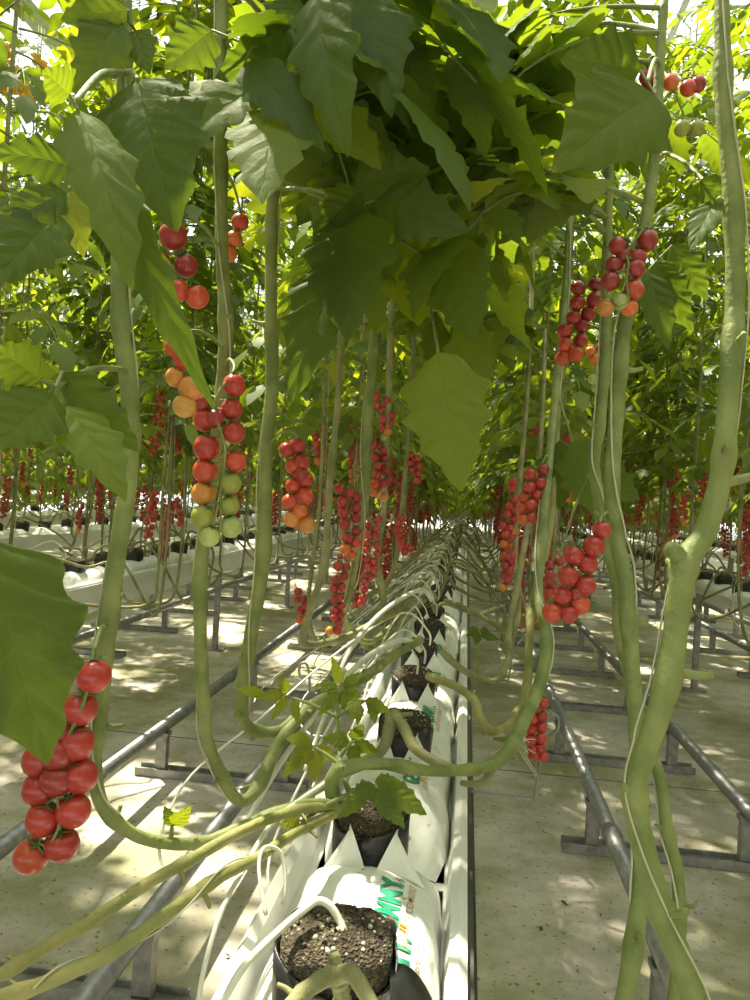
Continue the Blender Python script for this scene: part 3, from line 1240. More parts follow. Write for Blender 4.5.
# the far, uncountable rest of the rows, plus unseen plants around the camera
mass = MB()
rnd = random.Random(7)
for k in range(-6, 7):
    x0 = ROW0 + k * PITCH
    ys = []
    y = 13.7 if abs(k) <= 2 else 4.4
    while y < (30 if abs(k) < 5 else 18):
        ys.append(y)
        y += 0.55
    y = -5.0  # unseen rows behind and beside the camera, added to shade the near leaves
    while y < {0: -0.9, 1: 0.9, 2: 2.6}.get(abs(k), 4.4):
        ys.append(y)
        y += 0.5
    for y in ys:
        for s in (-1, 0, 1) if y > 20 else (-1, 1):
            mass.merge(FARMB[rnd.randrange(2)], Matrix.Translation((x0 + s * 0.43, y, rnd.uniform(-.1, .1) - (0.25 if y > 10 or abs(k) > 2 else 0) - (0.5 if y > 22 or abs(k) > 4 else 0))) @ Matrix.Rotation(rnd.uniform(0, 6.28), 4, 'Z'), dt=rnd.uniform(-.2, .2))
            t = MB()
            t.tube(stem_pts(s, 0.4, rnd), 0.008, 4, 1, 1, False, False)
            mass.merge(t, Matrix.Translation((x0, y, 0)))
            for q in range(2):
                mass.merge(TRFAR, Matrix.Translation((x0 + s * 0.44, y + 0.4, 1.5 - 0.35 * q)), mi=2)
o = link('tomato_plants', mass.mesh('tomato_plants', [M_LEAFB, M_STEM2, M_TRED]))
tag(o, 'dense mass of tomato plants filling the far ends of all rows', 'tomato plants', None, 'stuff')

# ------------------------------------------------------------------ near plants, built one by one


class Plant:
    def __init__(s, label, pts, rad, mat=M_STEM, name='tomato_plant', stubs=True):
        """pts: (px,py,depth); rad in pixels at that depth"""
        s.w = [P(*p) for p in pts]
        s.org = s.w[-1].copy()
        s.e = empty(name, s.org, label, 'tomato plant', 'tomato plants nearest to the camera')
        rr = [r * p[2] / F for r, p in zip(rad if hasattr(rad, '__len__') else [rad] * len(pts), pts)]
        a = MB()
        rn = random.Random(len(label) * 7 + len(pts))
        nodes = [rn.uniform(9, 15)]
        while nodes[-1] < 400:
            nodes.append(nodes[-1] + rn.uniform(9, 17))

        def bumps(i):
            d = min(abs(i - n) for n in nodes)
            return 1 + 0.24 * math.exp(-d * d / 1.4) + 0.03 * math.sin(i * 1.7)
        s.c = a.tube(s.w, rr, 12, 0, 7, True, True, bumps)
        if stubs:
            for n in nodes:
                i = int(n)
                if i < len(s.c) - 3:
                    r0 = rr[min(len(rr) - 1, i // 7)]
                    t = (s.c[i + 1] - s.c[i]).normalized()
                    o = t.orthogonal().normalized()
                    o.rotate(Quaternion(t, rn.uniform(0, 6.28)))
                    ln = rn.choice((0.8, 1.2, 2.2))
                    b = s.c[i] + o * r0 * 0.6
                    a.tube([b, b + o * r0 * ln * 0.7 - t * r0 * 0.1, b + o * r0 * ln * 1.2 - t * r0 * 0.5], [r0 * 0.5, r0 * 0.36, r0 * 0.30], 7, 0, 2)
        s.stem = link('stem', a.mesh('stem', mat, org=s.org), s.e)
        s.rr = rr

    def near(s, w):
        return min(s.c, key=lambda q: (q - w).length)

    def truss(s, toms, d, attach_px=None, **kw):
        top = min(toms, key=lambda t: t[1])
        tp = P(top[0], top[1] - top[2] * 1.3, d)
        if attach_px:
            a0 = s.near(P(*attach_px, d))
        else:
            a0 = s.near(tp + Vector((0, 0, 0.02)))
        mid = a0.lerp(tp, 0.5) + Vector((0, 0, 0.012))
        return hang_truss(s.e, s.org, toms, [a0, mid, tp], d, **kw)

    def leaf(s, lst, d, pet=None, detail=(34, 6)):
        """one leaf: lst of leaflets (base px, tip px, width px, depth0, depth1, tilt, tint, curl)"""
        mb = MB()
        bases = []
        for (b, t, w, d0, d1, tilt, tint, curl) in lst:
            B, T = P(b[0], b[1], d0), P(t[0], t[1], d1)
            view = (CAM - (B + T) / 2).normalized()
            ax = (T - B).normalized()
            n = view.copy()
            n.rotate(Quaternion(ax, tilt))
            put_leaflet(mb, B, T, n, w * d0 / F, detail[0], detail[1], tint, curl, 0.22, R, 4, 0.17, 0)
            bases.append(B)
        a0 = s.near(P(*pet) if pet else bases[0])
        cen = sum(bases, Vector()) / len(bases)
        m = a0.lerp(cen, 0.55) + Vector((0, 0, 0.04 * (cen - a0).length))
        mb.tube([a0, m, cen], [0.0028, 0.0024, 0.0018], 7, 1, 6)
        if len(bases) > 1:
            for B in bases:
                mb.tube([cen, cen.lerp(B, 0.5), B], [0.0016, 0.0014, 0.0011], 6, 1, 3)
        return link('leaf', mb.mesh('leaf', [M_LEAF, M_STEM], org=s.org), s.e)

    def leaves(s, n, z0, z1, seed, check, length=0.32, size=0.13, tint=0.4, sub=(16, 3), zone=None):
        rn = random.Random(seed)
        c = [q for q in s.c if z0 < q.z < z1]
        made, tries = 0, 0
        while c and made < n and tries < n * 14:
            tries += 1
            q = rn.choice(c)
            a = rn.uniform(0, 6.28)
            mb = MB()
            if compound(mb, q, (math.cos(a), math.sin(a), rn.uniform(-0.1, 0.7)), length * rn.uniform(0.7, 1.15), rn, sub[0], sub[1], rn.uniform(0.7, 1.6), 3, size,
                        min(0.85, max(0.05, rn.gauss(tint, 0.18))), 0, 1, 6, 0.003, check):
                link('leaf', mb.mesh('leaf', [M_LEAF, M_STEM], org=s.org), s.e)
                made += 1


def twine(pl, label, turns=2.0, rpx=1.6, d=0.6, i0=0.0, i1=0.7, col=M_TWINE, seed=0):
    rn = random.Random(seed)
    c = pl.c
    n = len(c)
    a = int(i0 * n)
    b = max(a + 4, int(i1 * n))
    pts = []
    ph = rn.uniform(0, 6.28)
    for i in range(a, b):
        t = (c[min(i + 1, n - 1)] - c[max(i - 1, 0)]).normalized()
        o = t.cross((CAM - c[i]).normalized()).normalized()
        f = o.cross(t)
        r0 = pl.rr[min(len(pl.rr) - 1, i // 7)] * 1.32
        w = ph + turns * 2 * PI * (i - a) / (b - a)
        pts.append(c[i] + (o * math.cos(w) + f * math.sin(w)) * r0)
    mb = MB()
    mb.tube(pts, 0.68 * rpx * d / F, 6, 0, 2)
    o = link('support_twine', mb.mesh('support_twine', col, org=pts[0]), None, pts[0])
    return tag(o, label, 'twine', 'support twines of the near plants')


# no random leaf may hang in front of the bare stems, fruit and floor the photo shows
LOW = [(-50, 320), (60, 300), (150, 250), (160, 210), (255, 210), (262, 330), (330, 350), (345, 330), (420, 360), (430, 440), (490, 440), (500, 380), (550, 360), (556, 225),
       (665, 225), (668, 350), (700, 330), (712, 230), (760, 230)]


def lowline(x):
    for (a, b), (c, d) in zip(LOW, LOW[1:]):
        if a <= x <= c:
            return b + (d - b) * (x - a) / (c - a)
    return 330


def canopy_ok(w):
    p = proj(w)
    if p is None:
        return False
    x, y, d = p
    if d < 0.55:
        return False
    if y > lowline(x):
        return False
    if d < 1.5 and x > 628 and y < 215:
        return False
    if d < 1.9 and x < 98 and y < 150:
        return False
    if d < 0.95 and 105 < x < 235 and y < 60:
        return False
    return True


def sx(crop, scale, lst, r, cols=None):
    out = []
    for i, t in enumerate(lst):
        c = t[2] if len(t) > 2 else 'r'
        rr = t[3] if len(t) > 3 else r
        out.append((crop[0] + t[0] / scale, crop[1] + t[1] / scale, rr, c))
    return out


# --- plant with the big red truss at the lower left
A = Plant('thick pale stemmed tomato plant at far left with the low red truss',
          [(125, -60, .66), (125, 0, .66), (124, 90, .66), (119, 250, .66), (121, 330, .66), (130, 400, .66), (128, 480, .66), (115, 570, .66), (106, 650, .67), (100, 710, .68), (95, 760, .69),
           (102, 805, .71), (130, 832, .73), (165, 843, .75), (205, 842, .78), (240, 828, .8), (300, 806, .84), (338, 806, .885)],
          [6.5, 7, 7.5, 8, 8.5, 9, 9, 9, 8.5, 8, 7, 7, 6.5, 6, 6, 6, 6, 6])
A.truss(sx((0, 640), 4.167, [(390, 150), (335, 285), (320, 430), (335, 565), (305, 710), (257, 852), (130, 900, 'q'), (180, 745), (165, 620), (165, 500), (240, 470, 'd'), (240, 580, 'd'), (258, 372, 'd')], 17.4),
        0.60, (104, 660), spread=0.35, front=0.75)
A0 = Plant('tomato plant at the left picture edge whose one broad leaf hangs into view',
           [(-130, -50, .5), (-130, 200, .5), (-125, 450, .5), (-120, 700, .5), (-100, 1000, .5)], [8, 8, 8, 8, 8])
A0.leaf([((-8, 540), (48, 765), 150, .42, .40, 0.25, 0.15, 0.5)], .42, (-124, 480, .5))
A.leaf([((62, 372), (140, 452), 62, .50, .52, 0.3, 0.05, 0.5), ((66, 405), (126, 502), 66, .49, .46, -0.5, 0.5, 0.4), ((55, 395), (-12, 452), 75, .48, .42, 0.1, 0.2, 0.5), ((40, 380), (-10, 345), 62, .47, .44, 0.3, 0.3, 0.5)], .5, (124, 370, .66))
A.leaf([((78, 110), (132, 292), 78, .46, .42, -0.35, 0.55, 0.5), ((70, 95), (42, 70), 50, .46, .44, 0.2, 0.4, 0.4)], .46, (124, 80, .66))
A.leaf([((106, 160), (216, 412), 50, .48, .42, 0.35, 0.12, 0.3)], .48, (122, 150, .66))
A.leaf([((138, 80), (178, 232), 130, .58, .54, 0.2, 0.05, 0.55)], .58, (124, 70, .66))
A.leaf([((70, 165), (-12, 152), 52, .50, .46, 0.4, 0.1, 0.4), ((66, 192), (-10, 232), 46, .50, .45, 0.2, 0.2, 0.5), ((60, 215), (-14, 290), 70, .50, .42, 0.2, 0.1, 0.5)], .5, (121, 190, .66))
A.leaf([((70, 188), (84, 258), 46, .9, .88, 0.2, 0.8, 0.4)], .9, (121, 180, .66))
A.leaf([((120, 20), (75, 95), 62, .62, .6, 0.2, 0.35, 0.5), ((128, 10), (60, 20), 50, .62, .6, 0.2, 0.3, 0.5), ((135, 30), (150, 75), 40, .64, .62, 0.1, 0.3, 0.5)], .62, (125, 10, .66))

# --- second plant: half ripe truss
B = Plant('tomato plant second from left with a truss ripening red to green',
          [(224, -60, .86), (222, 0, .86), (221, 150, .86), (222, 250, .86), (226, 330, .86), (221, 400, .86), (212, 480, .86), (201, 560, .87), (200, 620, .88), (203, 690, .90), (206, 735, .92), (222, 775, .95),
           (238, 800, .98), (256, 790, 1.0), (280, 742, 1.08), (308, 709, 1.15), (335, 693, 1.2), (364, 677, 1.28), (393, 656, 1.4), (420, 640, 1.5)],
          [5, 5.5, 6, 6.5, 7, 7, 7, 7, 6.5, 6.5, 6, 6, 6, 6.5, 6.5, 6, 5.5, 5, 4.5, 4])
B.truss(sx((150, 330), 4.345, [(240, 390, 'r'), (245, 510, 'r', 13), (240, 612, 'q', 12.5), (232, 710, 'y', 12), (230, 810, 'g', 12), (260, 895, 'l', 10.5), (365, 240, 'r', 11.5), (355, 345, 'r', 11), (365, 445, 'r', 11.5),
                               (368, 570, 'q', 12), (350, 665, 'g', 11), (342, 762, 'g', 11), (350, 855, 'l', 11), (285, 385, 'd', 11), (225, 318, 'd', 9)], 12), 0.80, (222, 365), spread=0.3, front=0.8)
B.truss(sx((150, 330), 4.345, [(105, 75, 'q', 9.5), (150, 125, 'q', 12), (110, 205, 'y', 10), (178, 250, 'y', 13), (150, 330, 'b', 12)], 12), 0.72, (222, 320), spread=0.3)
B.truss([(173, 236, 14, 'd'), (186, 266, 12, 'd'), (197, 297, 12, 'q'), (160, 262, 11, 'd'), (178, 290, 11, 'q')], 0.74, (221, 205))
B.truss([(240, 222, 8.8, 'q'), (234, 239, 8.4, 'o'), (229, 254, 8, 'o')], 0.95, (221, 200))
B.leaf([((300, 50), (215, 78), 70, .80, .78, 0.3, 0.1, 0.4), ((245, 62), (325, 152), 62, .74, .68, -0.3, 0.12, 0.5), ((212, 30), (165, 70), 60, .8, .78, 0.2, 0.2, 0.4)], .8, (222, 40, .86))

# --- third plant with the orange tipped truss
D = Plant('tomato plant third from left with a short red truss tipped orange',
          [(318, -40, 1.02), (305, 40, 1.02), (288, 130, 1.02), (273, 200, 1.02), (271, 300, 1.02), (272, 380, 1.02), (266, 460, 1.02), (263, 560, 1.02), (252, 629, 1.03), (245, 672, 1.04), (241, 699, 1.05), (243, 720, 1.06),
           (256, 731, 1.08), (279, 731, 1.1), (298, 716, 1.13), (330, 700, 1.2), (380, 668, 1.33)],
          [4, 4.5, 5, 6, 6, 6.5, 6.5, 7, 7, 7, 6.5, 6, 6, 5.5, 5, 4.5, 4])
D.truss(sx((270, 420), 7.69, [(205, 200, 'r', 8.6), (130, 230, 'r', 8), (240, 325, 'r', 9), (180, 355, 'q', 8.5), (265, 455, 'r', 8.8), (175, 505, 'q', 7.6), (270, 580, 'q', 9), (150, 630, 'q', 8.2), (225, 700, 'o', 8.7),
                               (165, 760, 'y', 8.2), (285, 805, 'y', 8.8), (235, 415, 'd', 8), (220, 610, 'd', 8)], 8.5), 0.97, (270, 440), spread=0.35)
D.leaf([((352, 205), (348, 342), 100, .86, .80, 0.15, 0.15, 0.5), ((345, 250), (288, 408), 74, .86, .80, 0.35, 0.1, 0.5), ((360, 190), (318, 235), 52, .86, .84, 0.2, 0.2, 0.4),
        ((375, 200), (470, 232), 66, .86, .84, -0.3, 0.15, 0.5), ((355, 185), (430, 168), 58, .86, .86, -0.2, 0.2, 0.5)], .86, (273, 190, 1.02))
D.leaf([((318, -10), (348, 158), 78, .72, .66, 0.3, 0.25, 0.5), ((362, -12), (392, 118), 82, .74, .7, -0.2, 0.1, 0.5), ((300, 0), (270, 60), 60, .78, .76, 0.2, 0.15, 0.5)], .74, (305, 30, 1.02))

# --- centre plants
E1 = Plant('thin tomato plant with small stub shoots, just left of the twin centre stems',
           [(345, 250, 1.45), (338, 400, 1.45), (330, 480, 1.45), (325, 560, 1.45), (312, 605, 1.46), (304, 635, 1.48), (310, 645, 1.5), (345, 637, 1.58), (375, 622, 1.7), (415, 603, 1.9)], [3, 3.2, 3.5, 3.8, 3.5, 3.5, 3.3, 3, 3, 2.6], M_STEM2)
E = Plant('tomato plant with twin stems behind the centre leaf and long red trusses',
          [(385, 150, 1.6), (376, 300, 1.6), (371, 380, 1.6), (366, 450, 1.6), (362, 520, 1.6), (350, 590, 1.62), (344, 612, 1.65), (352, 632, 1.7), (375, 640, 1.8), (415, 600, 2.1)], [3.6, 4, 4.5, 4.8, 4.5, 3.5, 3.2, 3, 2.8, 2.4])
EO = (310, 380)
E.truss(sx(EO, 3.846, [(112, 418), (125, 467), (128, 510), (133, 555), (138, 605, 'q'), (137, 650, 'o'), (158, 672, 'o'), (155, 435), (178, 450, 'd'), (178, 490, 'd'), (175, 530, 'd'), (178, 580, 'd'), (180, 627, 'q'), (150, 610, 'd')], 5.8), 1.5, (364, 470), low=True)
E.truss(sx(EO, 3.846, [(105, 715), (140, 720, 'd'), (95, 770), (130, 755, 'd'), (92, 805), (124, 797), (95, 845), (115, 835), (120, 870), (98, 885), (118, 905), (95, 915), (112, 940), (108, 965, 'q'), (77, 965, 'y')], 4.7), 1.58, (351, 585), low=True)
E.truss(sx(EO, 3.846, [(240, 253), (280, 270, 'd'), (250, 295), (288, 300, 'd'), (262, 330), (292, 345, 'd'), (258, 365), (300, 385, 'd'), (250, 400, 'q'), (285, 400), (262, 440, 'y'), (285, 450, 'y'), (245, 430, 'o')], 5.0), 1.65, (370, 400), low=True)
EB = Plant('slender tomato plant right of the twin centre stems with tapering red truss',
           [(400, 150, 1.95), (392, 300, 1.95), (388, 420, 1.95), (384, 500, 1.95), (378, 560, 1.95), (384, 600, 2.0), (375, 625, 2.05), (362, 640, 2.0), (380, 645, 2.1), (425, 600, 2.4)], [2.6, 2.8, 3, 3, 3, 3, 2.8, 2.8, 2.6, 2], M_STEM2)
EB.truss(sx(EO, 3.846, [(265, 535), (220, 555, 'd'), (255, 570), (222, 590), (252, 600, 'd'), (220, 625), (258, 635), (218, 655), (260, 668), (222, 690), (245, 700), (225, 720), (245, 730), (215, 755), (235, 755), (215, 780), (208, 805), (205, 837), (197, 857)], 4.2), 1.9, (382, 505), low=True)
EB.truss(sx(EO, 3.846, [(256, 60), (260, 95), (297, 80, 'd'), (283, 115), (315, 135, 'd'), (280, 150), (310, 165), (280, 185), (300, 200, 'o'), (290, 220, 'g')], 4.3), 1.95, (390, 390), low=True)
EC = Plant('slender tomato plant left of the far gutter end with curved red truss',
           [(420, 200, 2.3), (412, 380, 2.3), (405, 480, 2.3), (396, 560, 2.3), (384, 590, 2.3), (390, 612, 2.4), (430, 575, 2.8)], [2, 2.3, 2.5, 2.6, 2.6, 2.4, 2], M_STEM2)
EC.truss(sx(EO, 3.846, [(350, 530), (340, 550), (352, 575), (345, 600), (350, 622), (370, 640), (365, 660), (382, 648), (335, 575, 'd'), (352, 640)], 4.2), 2.2, (401, 500), low=True)
EC.truss(sx(EO, 3.846, [(390, 290), (415, 300), (385, 320), (420, 330), (395, 345), (415, 360), (410, 385), (400, 310, 'd')], 3.8), 2.3, (408, 440), low=True)
EC.leaf([((438, 352), (462, 492), 96, .80, .76, 0.15, 0.7, 0.4)], .8, (415, 300, 2.3))  # raised tint paints this leaf as lit
D.leaf([((452, 242), (475, 345), 80, .92, .88, 0.3, 0.3, 0.5), ((462, 320), (486, 392), 56, .95, .92, 0.2, 0.5, 0.4), ((420, 250), (440, 300), 64, .95, .93, 0.1, 0.25, 0.4)], .92, (280, 180, 1.02))

# --- right hand plants
G = Plant('tomato plant rooted in the second pot, curving right and up past the bright red truss',
          [(575, 120, 1.75), (566, 280, 1.7), (557, 380, 1.62), (550, 450, 1.55), (543, 530, 1.45), (538, 590, 1.38), (546, 635, 1.3), (541, 680, 1.22), (522, 725, 1.12), (505, 755, 1.04), (480, 768, 0.99), (430, 771, 0.93),
           (385, 764, 0.88), (350, 766, 0.885), (332, 780, 0.885), (336, 808, 0.885)], [3, 3.5, 4, 4.3, 4.8, 5, 5.5, 6.5, 6.8, 7, 5.5, 5.5, 6, 6.5, 7.5, 7.5])
G.truss(sx((500, 440), 5, [(150, 170), (215, 148, 'd'), (148, 235), (200, 215), (120, 290, 'q'), (185, 275), (108, 345, 'q'), (155, 325, 'q'), (115, 400, 'o'), (160, 390, 'q'), (82, 452, 'y', 4)], 6.3), 1.5, (549, 455), low=False)
G.truss(sx((480, 620), 5, [(315, 412), (280, 440, 'd'), (307, 478), (258, 495), (305, 535), (255, 545), (305, 590), (255, 600), (300, 640), (265, 640), (270, 675), (312, 682)], 6.0), 1.45, (543, 670), spread=0.4)
for q in range(2):
    fk = MB()
    rn = random.Random(31 + q)
    b0 = P(512, 742, 1.10)
    if q == 0:
        fk.tube([P(508, 752, 1.05), P(492, 768, 1.03), P(484, 782, 1.02), P(470, 784, 1.02), P(462, 783, 1.03)], [0.0075, 0.007, 0.0055, 0.0045, 0.004], 8, 0, 4)
        link('side_shoot', fk.mesh('side_shoot', M_STEM2, org=G.org), G.e)
    else:
        for i in range(16):
            e1 = b0 + Vector((rn.uniform(-.035, .04), rn.uniform(-.02, .02), rn.uniform(-.05, .035)))
            fk.tube([b0, b0.lerp(e1, 0.5) + Vector((rn.uniform(-.006, .006), 0, rn.uniform(-.004, .008))), e1], [0.0012, 0.001, 0.0006], 5, 0, 3)
        rt = link('aerial_roots', fk.mesh('aerial_roots', M_TWINE, org=G.org), G.e)
        rt['label'] = 'tuft of pale aerial roots'
G2 = Plant('thin twin stem beside the curving right plant, yellowish near its foot',
           [(562, 300, 1.7), (556, 450, 1.6), (548, 540, 1.5), (533, 600, 1.4), (529, 650, 1.34), (526, 690, 1.28), (510, 722, 1.2), (492, 731, 1.12), (480, 716, 1.1), (474, 700, 1.12), (455, 686, 1.18), (428, 676, 1.25)], [2.5, 3, 3.5, 4, 4, 4, 4, 4.2, 4.2, 4.2, 4, 4], M_STEM3)
G3 = Plant('drooping looped tomato stem right of the gutter with one small leaf spray',
           [(545, 330, 2.1), (540, 450, 2.0), (520, 570, 1.9), (509, 630, 1.8), (508, 660, 1.72), (495, 681, 1.62), (478, 677, 1.58), (460, 668, 1.55), (440, 650, 1.55)], [2, 2.4, 3, 3.4, 3.6, 3.6, 3.6, 3.4, 3.2], M_STEM2)
G3.leaf([((478, 628), (466, 636), 12, 1.5, 1.5, 0.2, 0.2, 0.3), ((480, 630), (490, 632), 11, 1.5, 1.5, 0.2, 0.25, 0.3), ((478, 632), (476, 646), 11, 1.5, 1.5, 0.1, 0.2, 0.3), ((481, 634), (500, 640), 10, 1.5, 1.5, 0.1, 0.2, 0.3)], 1.5, (478, 672, 1.58), (12, 3))
Hh = Plant('tomato plant with dense dark red trusses, left of the curving right plant',
           [(535, 200, 2.4), (528, 380, 2.3), (520, 480, 2.2), (515, 560, 2.1), (520, 600, 2.05), (512, 640, 2.0), (500, 628, 2.05), (470, 610, 2.2), (445, 600, 2.35)], [2, 2.3, 2.5, 2.6, 2.6, 2.6, 2.4, 2.2, 2], M_STEM2)
Hh.truss(sx((500, 440), 5, [(65, 210), (60, 245), (70, 300, 'd'), (50, 330), (75, 350, 'd'), (40, 370), (70, 395), (15, 430), (50, 440), (30, 470, 'q'), (60, 480), (20, 520, 'o'), (45, 530, 'q')], 4.7), 2.1, (521, 470), low=True)
Hh.truss(sx((500, 440), 5, [(60, 575), (20, 580), (55, 610), (25, 630, 'd'), (50, 650), (20, 680), (40, 700), (15, 735, 'y'), (40, 590, 'd'), (40, 665, 'd')], 4.7), 2.0, (515, 550), low=True)

K = Plant('stout light green tomato plant at far right with forked stem',
          [(721, -60, .56), (722, 0, .56), (724, 100, .56), (733, 200, .56), (735, 300, .56), (728, 400, .55), (722, 470, .55), (706, 530, .55), (686, 562, .545), (679, 605, .54), (668, 680, .53), (648, 745, .52), (635, 790, .52),
           (644, 850, .51), (665, 920, .50), (690, 985, .49), (700, 1030, .48)], [6, 7, 8.5, 9, 9.5, 10, 10.5, 11, 12.5, 12, 12, 11.5, 11.5, 12, 12.5, 13, 13])
fk = MB()
fk.tube([P(686, 566, .545), P(676, 553, .542), P(669, 549, .54)], [0.007, 0.0065, 0.006], 10, 0, 4)
f2 = MB()
f2.tube([P(722, 482, .55), P(738, 480, .56), P(760, 474, .58)], [0.0045, 0.0036, 0.003], 8, 0, 4)
link('side_shoot', f2.mesh('side_shoot', M_STEM, org=K.org), K.e)
link('side_shoot', fk.mesh('side_shoot', M_STEM, org=K.org), K.e)
K2 = Plant('tomato plant second from right, tall stem passing the upper truss',
           [(664, 0, .98), (658, 90, .98), (654, 160, .98), (643, 240, .97), (624, 330, .96), (616, 420, .95), (612, 486, .94), (616, 535, .92), (624, 575, .9), (630, 640, .87), (636, 720, .83), (638, 780, .8), (643, 850, .77), (633, 950, .73), (620, 1020, .70)],
           [4.5, 5, 5.5, 6, 7, 7.5, 8, 8, 8, 7.5, 8, 8, 8, 9, 9])
K2.truss(sx((540, 210), 5.264, [(562, 160, 'd', 11), (410, 190, 'd', 9.3), (390, 290, 'd', 9), (370, 375, 'd', 9.5), (510, 250, 'd', 9.8), (500, 310, 'd', 10), (495, 420, 'q', 10), (425, 480, 'l', 9.6), (345, 515, 'y', 8.7), (470, 515, 'o', 8.7), (440, 240, 'd', 8)], 9.5),
         0.90, (644, 228), spread=0.4, front=0.8)
K2.truss(sx((500, 440), 5, [(508, 450, 'r', 9.5), (470, 530, 'r', 11), (368, 580, 'r', 11), (435, 620, 'r', 10.5), (340, 680, 'r', 11), (428, 727, 'r', 10.5), (312, 778, 'r', 10), (400, 822, 'q', 10.5), (262, 862, 'q', 10.5), (345, 870, 'r', 9.5), (385, 770, 'd', 9)], 10.5),
         0.84, (613, 500), spread=0.35)
K3 = Plant('thinner tomato stem climbing close beside the second stem from right',
           [(612, 60, 1.1), (610, 160, 1.1), (607, 260, 1.1), (606, 340, 1.08), (600, 420, 1.06), (594, 462, 1.05), (598, 494, 1.04), (608, 546, 1.02), (617, 585, 1.0), (621, 640, .97), (640, 720, .9), (660, 777, .86), (667, 827, .84), (677, 873, .82), (680, 935, .79), (672, 1010, .76)],
           [3.5, 4, 4.5, 5, 5.5, 6, 6, 6, 6, 6, 5.5, 5.5, 6, 6.2, 6, 6])
K3.truss(sx((540, 210), 5.264, [(200, 410, 'd'), (195, 490, 'r'), (290, 392, 'd'), (175, 568, 'r'), (285, 472, 'd'), (255, 545, 'd'), (130, 638, 'r'), (220, 612, 'd'), (130, 710, 'q'), (213, 688, 'r'), (118, 780, 'q'), (188, 760, 'q')], 7.6), 1.15, (606, 268), spread=0.4)
K3.truss(sx((540, 210), 5.264, [(265, 745, 'o'), (285, 785, 'o'), (320, 725, 'q'), (330, 785, 'o'), (300, 850, 'g'), (350, 850, 'g'), (345, 900, 'g'), (280, 890, 'l'), (300, 935, 'l'), (330, 970, 'l')], 5.6), 1.3, (606, 340), low=True)
K3.truss(sx((500, 440), 5, [(250, 625, 'd'), (250, 675, 'd'), (262, 725, 'd'), (245, 765, 'r'), (300, 605, 'd'), (240, 700, 'd')], 5.5), 1.3, (596, 500), low=True)
K2.truss(sx((600, 0), 5, [(235, 385, 'd'), (250, 420, 'd'), (355, 410, 'o'), (440, 440, 'q'), (490, 420, 'd'), (410, 640, 'g'), (480, 640, 'g')], 8), 1.0, (656, 70))
K2.leaf([((655, 95), (552, 172), 118, .70, .62, 0.3, 0.4, 0.5), ((640, 70), (560, 60), 74, .72, .7, 0.2, 0.2, 0.5)], .7, (660, 60, .98))
K2.leaf([((720, 195), (690, 252), 40, .80, .78, 0.4, 0.2, 0.4), ((700, 180), (748, 215), 40, .8, .78, 0.2, 0.2, 0.4)], .8, (656, 150, .98))
K2.leaf([((655, 262), (694, 332), 44, 1.1, 1.08, 0.3, 0.2, 0.5), ((648, 270), (668, 350), 40, 1.1, 1.08, -0.2, 0.25, 0.5), ((672, 245), (708, 300), 40, 1.1, 1.08, 0.1, 0.2, 0.4)], 1.1, (645, 235, .97))
G.leaf([((530, 35), (482, 110), 46, 1.1, 1.05, 0.3, 0.1, 0.5), ((540, 50), (505, 182), 58, 1.1, 1.0, 0.2, 0.1, 0.5), ((520, 30), (462, 62), 44, 1.1, 1.08, 0.3, 0.12, 0.5)], 1.1, (573, 130, 1.75))
G.leaf([((575, 440), (600, 520), 58, 1.5, 1.45, 0.1, 0.3, 0.4), ((560, 440), (560, 510), 50, 1.6, 1.55, 0.2, 0.15, 0.4), ((590, 470), (640, 500), 46, 1.6, 1.55, 0.1, 0.2, 0.4)], 1.5, (556, 400, 1.62))

# plants whose stems run out of the picture at the lower left
N1 = Plant('tomato stem lying over the aisle, upper of the two leaving the lower left edge',
           [(-60, 1000, .50), (0, 975, .53), (40, 950, .56), (97, 917, .60), (150, 882, .64), (190, 860, .68), (240, 832, .73), (290, 812, .80), (334, 806, .885)], [7, 7, 6.5, 6.5, 6, 6, 5.5, 5, 5], M_STEM3)
N2 = Plant('tomato stem lying over the aisle, lower of the two leaving the lower left edge',
           [(-60, 1010, .47), (0, 997, .49), (45, 983, .52), (110, 953, .56), (165, 915, .60), (215, 880, .66), (260, 856, .71), (300, 830, .80), (338, 812, .885)], [7.5, 7.5, 7.5, 7, 6.5, 6, 5.5, 5, 5], M_STEM3)
N3 = Plant('woody forked tomato stem rising from the nearest plant pot',
           [(245, 1060, .49), (285, 1012, .52), (312, 986, .54), (334, 975, .56), (340, 985, .565), (342, 1000, .565)], [7.5, 8, 8.5, 9.5, 9, 8], M_STEM2)
fk = MB()
fk.tube([P(337, 976, .56), P(352, 974, .55), P(368, 998, .53), (P(396, 1050, .49))], [0.0068, 0.0064, 0.0055, 0.005], 10, 0, 5)
f2 = MB()
f2.tube([P(337, 978, .56), P(336, 966, .563), P(333, 954, .565)], [0.006, 0.005, 0.0045], 9, 0, 3)
link('side_shoot', f2.mesh('side_shoot', M_STEM2, org=N3.org), N3.e)
link('side_shoot', fk.mesh('side_shoot', M_STEM2, org=N3.org), N3.e)
N4 = Plant('woody tomato plant with knotted fork standing in the third pot',
           [(300, 800, 1.02), (340, 775, 1.08), (380, 752, 1.13), (390, 725, 1.17), (394, 714, 1.24), (398, 720, 1.26), (400, 732, 1.26)], [4.5, 5, 5.5, 6.5, 7, 6.5, 6], M_STEM2)
fk = MB()
fk.tube([P(394, 715, 1.19), P(404, 728, 1.15), P(415, 748, 1.1), P(440, 764, 1.08), P(470, 772, 1.08)], [0.0095, 0.009, 0.008, 0.0072, 0.006], 9, 0, 5)
link('side_shoot', fk.mesh('side_shoot', M_STEM2, org=N4.org), N4.e)
